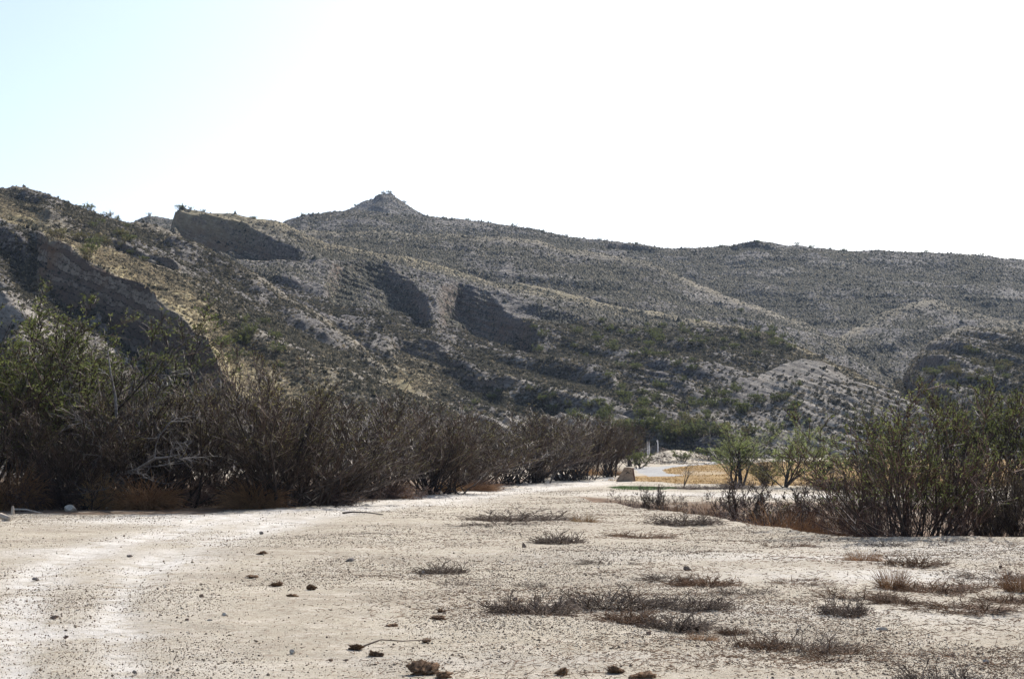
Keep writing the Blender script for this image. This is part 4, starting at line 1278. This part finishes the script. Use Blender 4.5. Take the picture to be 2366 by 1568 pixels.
body = [sp(*p) for p in ((1424, 1112.5), (1427, 1105), (1433, 1097), (1440, 1086), (1443, 1079.5), (1452, 1079), (1461, 1080.5), (1463, 1094), (1466, 1113))]
prism("slab", body, -0.02, 0.32, M['sign_stone'], sg, 0.03)
prism("emblem", [sp(*p) for p in ((1444.5, 1094.5), (1450.5, 1088.5), (1457.5, 1095), (1454.5, 1093.8), (1450.5, 1091.8), (1447, 1094.2))], -0.034, -0.01, M['sign_mark'], sg)
for q in (((1446, 1087.5), (1447.5, 1085), (1449, 1086), (1448, 1089)), ((1456, 1087), (1457.5, 1085), (1459, 1088), (1457.5, 1090))):
    prism("glyph", [sp(*p) for p in q], -0.028, -0.01, M['sign_dim'], sg)
prism("shaded_side", [sp(*p) for p in ((1461.8, 1080), (1464.2, 1081), (1466, 1094), (1469, 1113), (1466.6, 1113), (1463.6, 1094))], 0.0, 0.34, M['sign_side_shade'], sg, 0.012)  # dark strip painting the shade of the slab's right face

for X, Y, h, lab in ((1496, 1046, 26, "left slim white post of the close pair beyond the sign"), (1500, 1046, 25, "right slim white post of the close pair beyond the sign"), (1520, 1046, 30, "single white post with a forked top on the gravel mound")):
    y = 176.0
    dx, dy, dz = [float(a) for a in ray(X, Y)]
    x = dx / dy * y
    z0 = float(gz(x, y))
    top = EYE + (float(to_az(X, Y - h)[1])) * y
    o = bpy.data.objects.new("white_post", None)
    COL.objects.link(o)
    o.location = (x, y, z0)
    tag(o, lab, "post", "white posts beyond the sign")
    hh = top - z0
    P = np.array([[(0, 0, -0.2), (0.01, 0, hh * 0.5), (-0.02, 0, hh)]])
    link("shaft", mk_mesh("shaft", *tubes(P, lin_r(1, 3, 0.06, 0.055), 8), M['post'], True), o)
    if X == 1520:
        P = np.array([[(-0.02, 0, hh - 0.28), (-0.10, 0, hh - 0.14), (-0.16, 0, hh - 0.02)]])
        link("fork", mk_mesh("fork", *tubes(P, lin_r(1, 3, 0.035, 0.03), 6), M['post'], True), o)
    else:
        P = np.array([[(-0.02, 0, hh), (-0.02, 0, hh + 0.03), (-0.02, 0, hh + 0.05)]])
        link("cap", mk_mesh("cap", *tubes(P, lin_r(1, 3, 0.07, 0.03), 8), M['post'], True), o)

# ------------------------------------------------------------------ hillside plants that stand out one by one


def hill_hit(X, Y):
    dx, dy, dz = [float(a) for a in ray(X, Y)]
    h = math.hypot(dx, dy)
    a = math.atan2(dx, dy)
    i = min(max(np.searchsorted(haz, a), 1), len(haz) - 1)
    te = dz / h
    j = np.argmax(TE[i] >= te)
    if TE[i, j] < te:
        j = int(np.argmax(TE[i]))
    r_ = hr[j]
    return r_ * math.sin(a), r_ * math.cos(a), float(HZ[i, j])


REG = [
    # count, centre X, Y, spread X, Y, size m, label, group, kinds
    (60, 1480, 945, 330, 55, (0.9, 1.7), "grey green creosote bush on the pale rocky foothill beyond the trees", "creosote bushes on the foothill", ('creosote_a', 'creosote_c')),
    (30, 1560, 1010, 180, 26, (1.2, 2.4), "olive creosote bush on the slope above the golden field", "creosote bushes above the golden field", ('creosote_a', 'creosote_c', 'creosote_b')),
    (45, 1500, 800, 240, 60, (0.9, 1.8), "small dark creosote bush on the green tinted slope in the middle of the hills", "creosote bushes on the middle slope", ('creosote_a', 'creosote_c')),
    (24, 560, 800, 110, 60, (0.9, 1.6), "olive bush on the yellow grass slope behind the left thicket", "bushes on the yellow grass slope", ('creosote_a', 'creosote_b', 'creosote_c')),
    (24, 250, 560, 130, 60, (1.0, 1.8), "dark bush on the upper slope of the left hill", "bushes on the upper left hill", ('creosote_a', 'creosote_b')),
    (10, 1840, 930, 130, 60, (0.8, 1.4), "small bush on the ledges of the pale striped mound", "bushes on the striped mound", ('creosote_a', 'creosote_c')),
    (24, 2230, 860, 110, 60, (1.0, 1.8), "dark bush on the hill at the right edge", "bushes on the right hill", ('creosote_a', 'creosote_b')),
    (26, 1720, 780, 160, 30, (1.0, 1.6), "bush along the long pale crest in the middle right", "bushes along the pale crest", ('creosote_a', 'creosote_c')),
]
for n, cx, cy, ax, ay, (s0, s1), lab, grp, kk in REG:
    for k in range(n):
        X, Y = cx + ax * rng.normal(0, 0.5), cy + ay * rng.normal(0, 0.5)
        x, y, z = hill_hit(X, Y)
        z = max(z, float(gz(x, y)))
        kd = kk[k % len(kk)]
        s = rng.uniform(s0, s1) / PRO[kd][1]
        put(PRO[kd][0], "creosote_bush", lab, "bush", x, y, z - 0.1, (s * 1.15, s * 1.15, s), rng.uniform(0, 6.28), grp)
# plants on the skyline
SKYL = [(416, 479, 2.2, "dark bush crowning the top of the layered cliff knob"), (440, 483, 1.4, "second bush on the cliff knob, just right of the crowning one"), (470, 487, 1.1, "small bush right of the pair on the cliff knob"),
        (585, 505, 1.5, "bush on the sloping skyline right of the cliff knob"), (250, 494, 2.2, "dark bush on the left hill's skyline"), (268, 497, 1.6, "bush right beside the dark one on the left hill's skyline"),
        (190, 476, 1.6, "bush high on the left hill's skyline"), (345, 498, 2.4, "bush on the little far hump left of the cliff knob"),
        (886, 446, 2.6, "left bush on the tip of the pointed peak"), (900, 446, 3.0, "right bush on the tip of the pointed peak"), (935, 470, 3.0, "bush on the right flank of the pointed peak"),
        (822, 474, 2.4, "bush on the left flank of the pointed peak"), (1080, 508, 2.0, "bush on the skyline right of the pointed peak"), (1128, 514, 1.6, "second bush on the skyline right of the pointed peak"), (1186, 521, 2.2, "third bush on the skyline right of the pointed peak"),
        (1254, 535, 1.8, "bush where the skyline starts to fall"), (1310, 547, 2.0, "bush on the falling skyline in the middle"), (1385, 554, 1.8, "bush near the small dark ledge on the skyline"), (1470, 563, 2.0, "bush at the right end of the small dark ledge"),
        (1841, 561, 2.6, "spiky bush right of the brow on the right skyline"), (1875, 567, 2.2, "second spiky bush right of the brow on the right skyline"), (1752, 560, 1.8, "bush on the brow of the right skyline"), (1665, 570, 2.0, "bush left of the thin pole on the skyline"),
        (1950, 575, 1.8, "bush in the middle of the right skyline"), (2140, 582, 1.8, "bush right of the small stalk on the skyline"), (2270, 591, 2.2, "bush on the skyline close to the right edge"), (700, 497, 1.8, "bush on the rounded shoulder left of the pointed peak")]
for i, (X, Y, s, lab) in enumerate(SKYL):
    x, y, z = hill_hit(X, Y + 1)
    kd = ('creosote_a', 'creosote_b', 'creosote_c')[i % 3]
    q = 0.8 * s / PRO[kd][1]
    put(PRO[kd][0], "skyline_bush", lab, "bush", x, y, z - 0.22 * s, (q * 1.3, q * 1.3, q), rng.uniform(0, 6.28), "bushes along the skyline")
for X, Y, h, lab in ((1680, 567, 10, "thin dark pole standing on the skyline left of the brow"), (2066, 580, 8, "small dry flower stalk on the right skyline"), (1645, 742, 30, "thin dry stalk above the middle slope"), (1608, 948, 34, "tall thin stalk left of the striped mound"), (1640, 1030, 40, "pale bare stalk above the gravel mound")):
    x, y, z = hill_hit(X, Y)
    hh = h * y / FPX
    stick("dry_stalk", lab, "stalk", [(x, y, z - 0.2), (x + 0.03, y, z + hh * 0.5), (x, y, z + hh)], 0.05 if y < 400 else 0.1, 0.03 if y < 400 else 0.06, M['pale_wood'] if y < 400 else M['bark'])

# ------------------------------------------------------------------ gravel and litter in uncounted thousands
NP_ = 520000
pa = rng.uniform(math.radians(-20), math.radians(20), NP_)
pr = 10 * (8.0 ** (rng.uniform(0, 1, NP_) ** 0.9))
pr[:26000] = rng.uniform(58, 118, 26000)
pa[:26000] = rng.uniform(math.radians(-4), math.radians(15), 26000)
ms = slice(26000, 32000)
pa[ms], pr[ms] = np.radians(rng.normal(5.8, 1.3, 6000)), rng.normal(170, 6, 6000)
px, py = pr * np.sin(pa), pr * np.cos(pa)
dens = np.clip(0.45 + 0.8 * fbm(px / 2.5, py / 4.0, 201, 3), 0.06, 1)
dens = dens * (1 - 0.75 * np.interp(track_offset(px, py), [0, 0.3, 0.8, 3], [0.9, 0.6, 0.35, 0.0]))
keep = (rng.uniform(0, 1, NP_) < dens)
yn_ = np.interp(px, EDGE[:, 0], EDGE[:, 1])
yf_ = np.interp(px, FAR[:, 0], FAR[:, 1])
keep &= ~((py > yn_) & (py < yf_ + 1) & (px > 2.4)) & ~((py > 98) & (py < 158)) & ~((py > 47) & (px < -9))
px, py, pr = px[keep], py[keep], pr[keep]
n = len(px)
oct_ = np.array([(1, 0, 0), (0, 1, 0), (-1, 0, 0), (0, -1, 0), (0, 0, 1), (0, 0, -0.6)], float)
of = np.array([(0, 1, 4), (1, 2, 4), (2, 3, 4), (3, 0, 4), (1, 0, 5), (2, 1, 5), (3, 2, 5), (0, 3, 5)])
ps = np.clip(rng.lognormal(-5.3, 0.42, n), 0.0025, 0.018) * np.interp(pr, [10, 30, 80, 120, 170], [1.0, 1.35, 2.4, 4.5, 11.0])
rot = rng.uniform(0, 6.28, n)
PV = oct_[None] * rng.uniform(0.55, 1.3, (n, 6, 1)) * ps[:, None, None] * np.stack([rng.uniform(0.8, 1.5, n), rng.uniform(0.7, 1.1, n), rng.uniform(0.6, 1.2, n)], -1)[:, None, :]
c_, s_ = np.cos(rot)[:, None], np.sin(rot)[:, None]
PV = np.stack([PV[..., 0] * c_ - PV[..., 1] * s_, PV[..., 0] * s_ + PV[..., 1] * c_, PV[..., 2]], -1)
pz = gz(px, py) + 0.014 * fbm(px / 0.5, py / 0.5, 3, 3) + 0.02 * fbm(px / 1.6, py / 1.6, 9, 2) + ps * 0.25
PV = PV + np.stack([px, py, pz], -1)[:, None, :]


def gravel_material():
    m, nt, b = new_mat("gravel")
    cr = node(nt, "ShaderNodeValToRGB")
    el = cr.color_ramp.elements
    el[0].position, el[0].color = 0, (0.12, 0.09, 0.065, 1)
    el[1].position, el[1].color = 1, (0.62, 0.55, 0.46, 1)
    for p, c in ((0.40, (0.21, 0.16, 0.115)), (0.65, (0.36, 0.295, 0.22)), (0.88, (0.48, 0.41, 0.32))):
        e = el.new(p)
        e.color = (*c, 1)
    nt.links.new(attr(nt, "tone"), cr.inputs[0])
    nt.links.new(cr.outputs[0], b.inputs["Base Color"])
    b.inputs["Roughness"].default_value = 0.9
    b.inputs["Specular IOR Level"].default_value = 0.15
    return m


me = mk_mesh("gravel", PV.reshape(-1, 3), (np.arange(n)[:, None, None] * 6 + of[None]).reshape(-1, 3), gravel_material(), False, {"tone": np.repeat(rng.uniform(0, 1, n), 6)})
tag(link("gravel", me), "fine gravel and pebbles strewn over the sandy ground", "gravel", kind="stuff")

# short grass: the golden field and the green strip
def blades(name, label, poly, n, h, w, mat):
    pl = np.array(poly)
    gx, gy = rng.uniform(pl[:, 0].min(), pl[:, 0].max(), n), rng.uniform(pl[:, 1].min(), pl[:, 1].max(), n)
    m = in_poly(gx, gy, poly) & ~in_poly(gx, gy, grey_poly) & (fbm(gx / 3, gy / 6, 401, 3) > -0.45)
    gx, gy = gx[m], gy[m]
    k = len(gx)
    b0 = np.stack([gx, gy, gz(gx, gy) - 0.01], -1)
    a_ = rng.uniform(0, 6.28, k)
    sd_ = np.stack([np.cos(a_), np.sin(a_), np.zeros(k)], -1) * (w * rng.uniform(0.5, 1.5, k))[:, None]
    tp_ = b0 + np.stack([rng.normal(0, 0.5, k) * h, rng.normal(0, 0.5, k) * h, h * rng.uniform(0.4, 1.3, k)], -1)
    me = mk_mesh(name, np.stack([b0 - sd_, b0 + sd_, tp_], 1).reshape(-1, 3), np.arange(k * 3).reshape(-1, 3), mat)
    tag(link(name, me), label, "grass", kind="stuff")


M['gold_grass'] = simple_mat("gold_grass", (0.19, 0.11, 0.04), (0.42, 0.29, 0.13), 0.9, 0.9, 0.05, 0.0, 0.3)
M['green_grass'] = simple_mat("green_grass", (0.035, 0.07, 0.02), (0.09, 0.14, 0.045), 1.5, 0.9, 0.05, 0.0, 0.3)
blades("golden_grass", "short dry golden grass over the field behind the sign and the two trees", gold_poly, 60000, 0.10, 0.03, M['gold_grass'])
blades("green_grass", "strip of short green grass on the pale sand in front of the sign", green_poly, 4000, 0.06, 0.02, M['green_grass'])

NL = 80000
la = rng.uniform(math.radians(-15), math.radians(20), NL)
lr = 10.5 * (6.2 ** rng.uniform(0, 1, NL))
lx, ly = lr * np.sin(la), lr * np.cos(la)
patch = fbm(lx / 2.4, ly / 2.0, 301, 3)
ok = (patch > 0.12 + 0.35 * rng.normal(0, 1, NL)) & (track_offset(lx, ly) > 2.6 + 0.8 * rng.normal(0, 1, NL)) & (lx > -5.5)
ok &= rng.uniform(0, 1, NL) < sstep(-5, 3, lx) * 0.9 + 0.1
ok &= ~((ly > np.interp(lx, EDGE[:, 0], EDGE[:, 1]) + 0.3) & (lx > 2.4))
lx, ly, lr = lx[ok], ly[ok], lr[ok]
n = len(lx)
st = np.stack([lx, ly, gz(lx, ly) + 0.014 * fbm(lx / 0.5, ly / 0.5, 3, 3) + 0.02 * fbm(lx / 1.6, ly / 1.6, 9, 2) + 0.006], -1)
ph = rng.uniform(0, 6.28, n)
ev = np.abs(rng.normal(0, 0.22, n))
d = np.stack([np.cos(ph) * np.cos(ev), np.sin(ph) * np.cos(ev), np.sin(ev)], -1)
P = grow(rng, st, d, rng.uniform(0.02, 0.085, n) * np.interp(lr, [10, 60], [1, 1.8]), 3, -0.02, 0.15)
me = mk_mesh("twig_litter", *tubes(P, lin_r(n, 3, 0.0028 * np.interp(lr, [10, 60], [1, 2.2]), 0.0016), 3), M['weed_brown'], True)
tag(link("twig_litter", me), "scattered dry twig litter and stubble over the bare sand", "twig litter", kind="stuff")
# ------------------------------------------------------------------ the faint haze of the far hills
hz, nt, b_ = new_mat("haze_air")
nt.nodes.remove(b_)
pv = node(nt, "ShaderNodeVolumePrincipled")
pv.inputs["Color"].default_value = (0.62, 0.76, 1.0, 1)
pv.inputs["Density"].default_value = 0.00007
pv.inputs["Anisotropy"].default_value = 0.3
nt.links.new(pv.outputs[0], nt.nodes["Material Output"].inputs["Volume"])
hx, hy0, hy1, z0_, z1_ = 3600, -3600, 3600, -12.0, 190.0
hv = [(x, y, z) for x in (-hx, hx) for y in (hy0, hy1) for z in (z0_, z1_)]
hf = [(0, 1, 3, 2), (4, 6, 7, 5), (0, 4, 5, 1), (2, 3, 7, 6), (0, 2, 6, 4), (1, 5, 7, 3)]
hm = mk_mesh("haze", np.array(hv, float), np.array(hf), hz)
tag(link("haze", hm), "thin pale haze over the far hills", "haze", kind="stuff")
print("faces", sum(len(o.data.polygons) for o in bpy.data.objects if o.type == 'MESH'), "objects", len(bpy.data.objects))
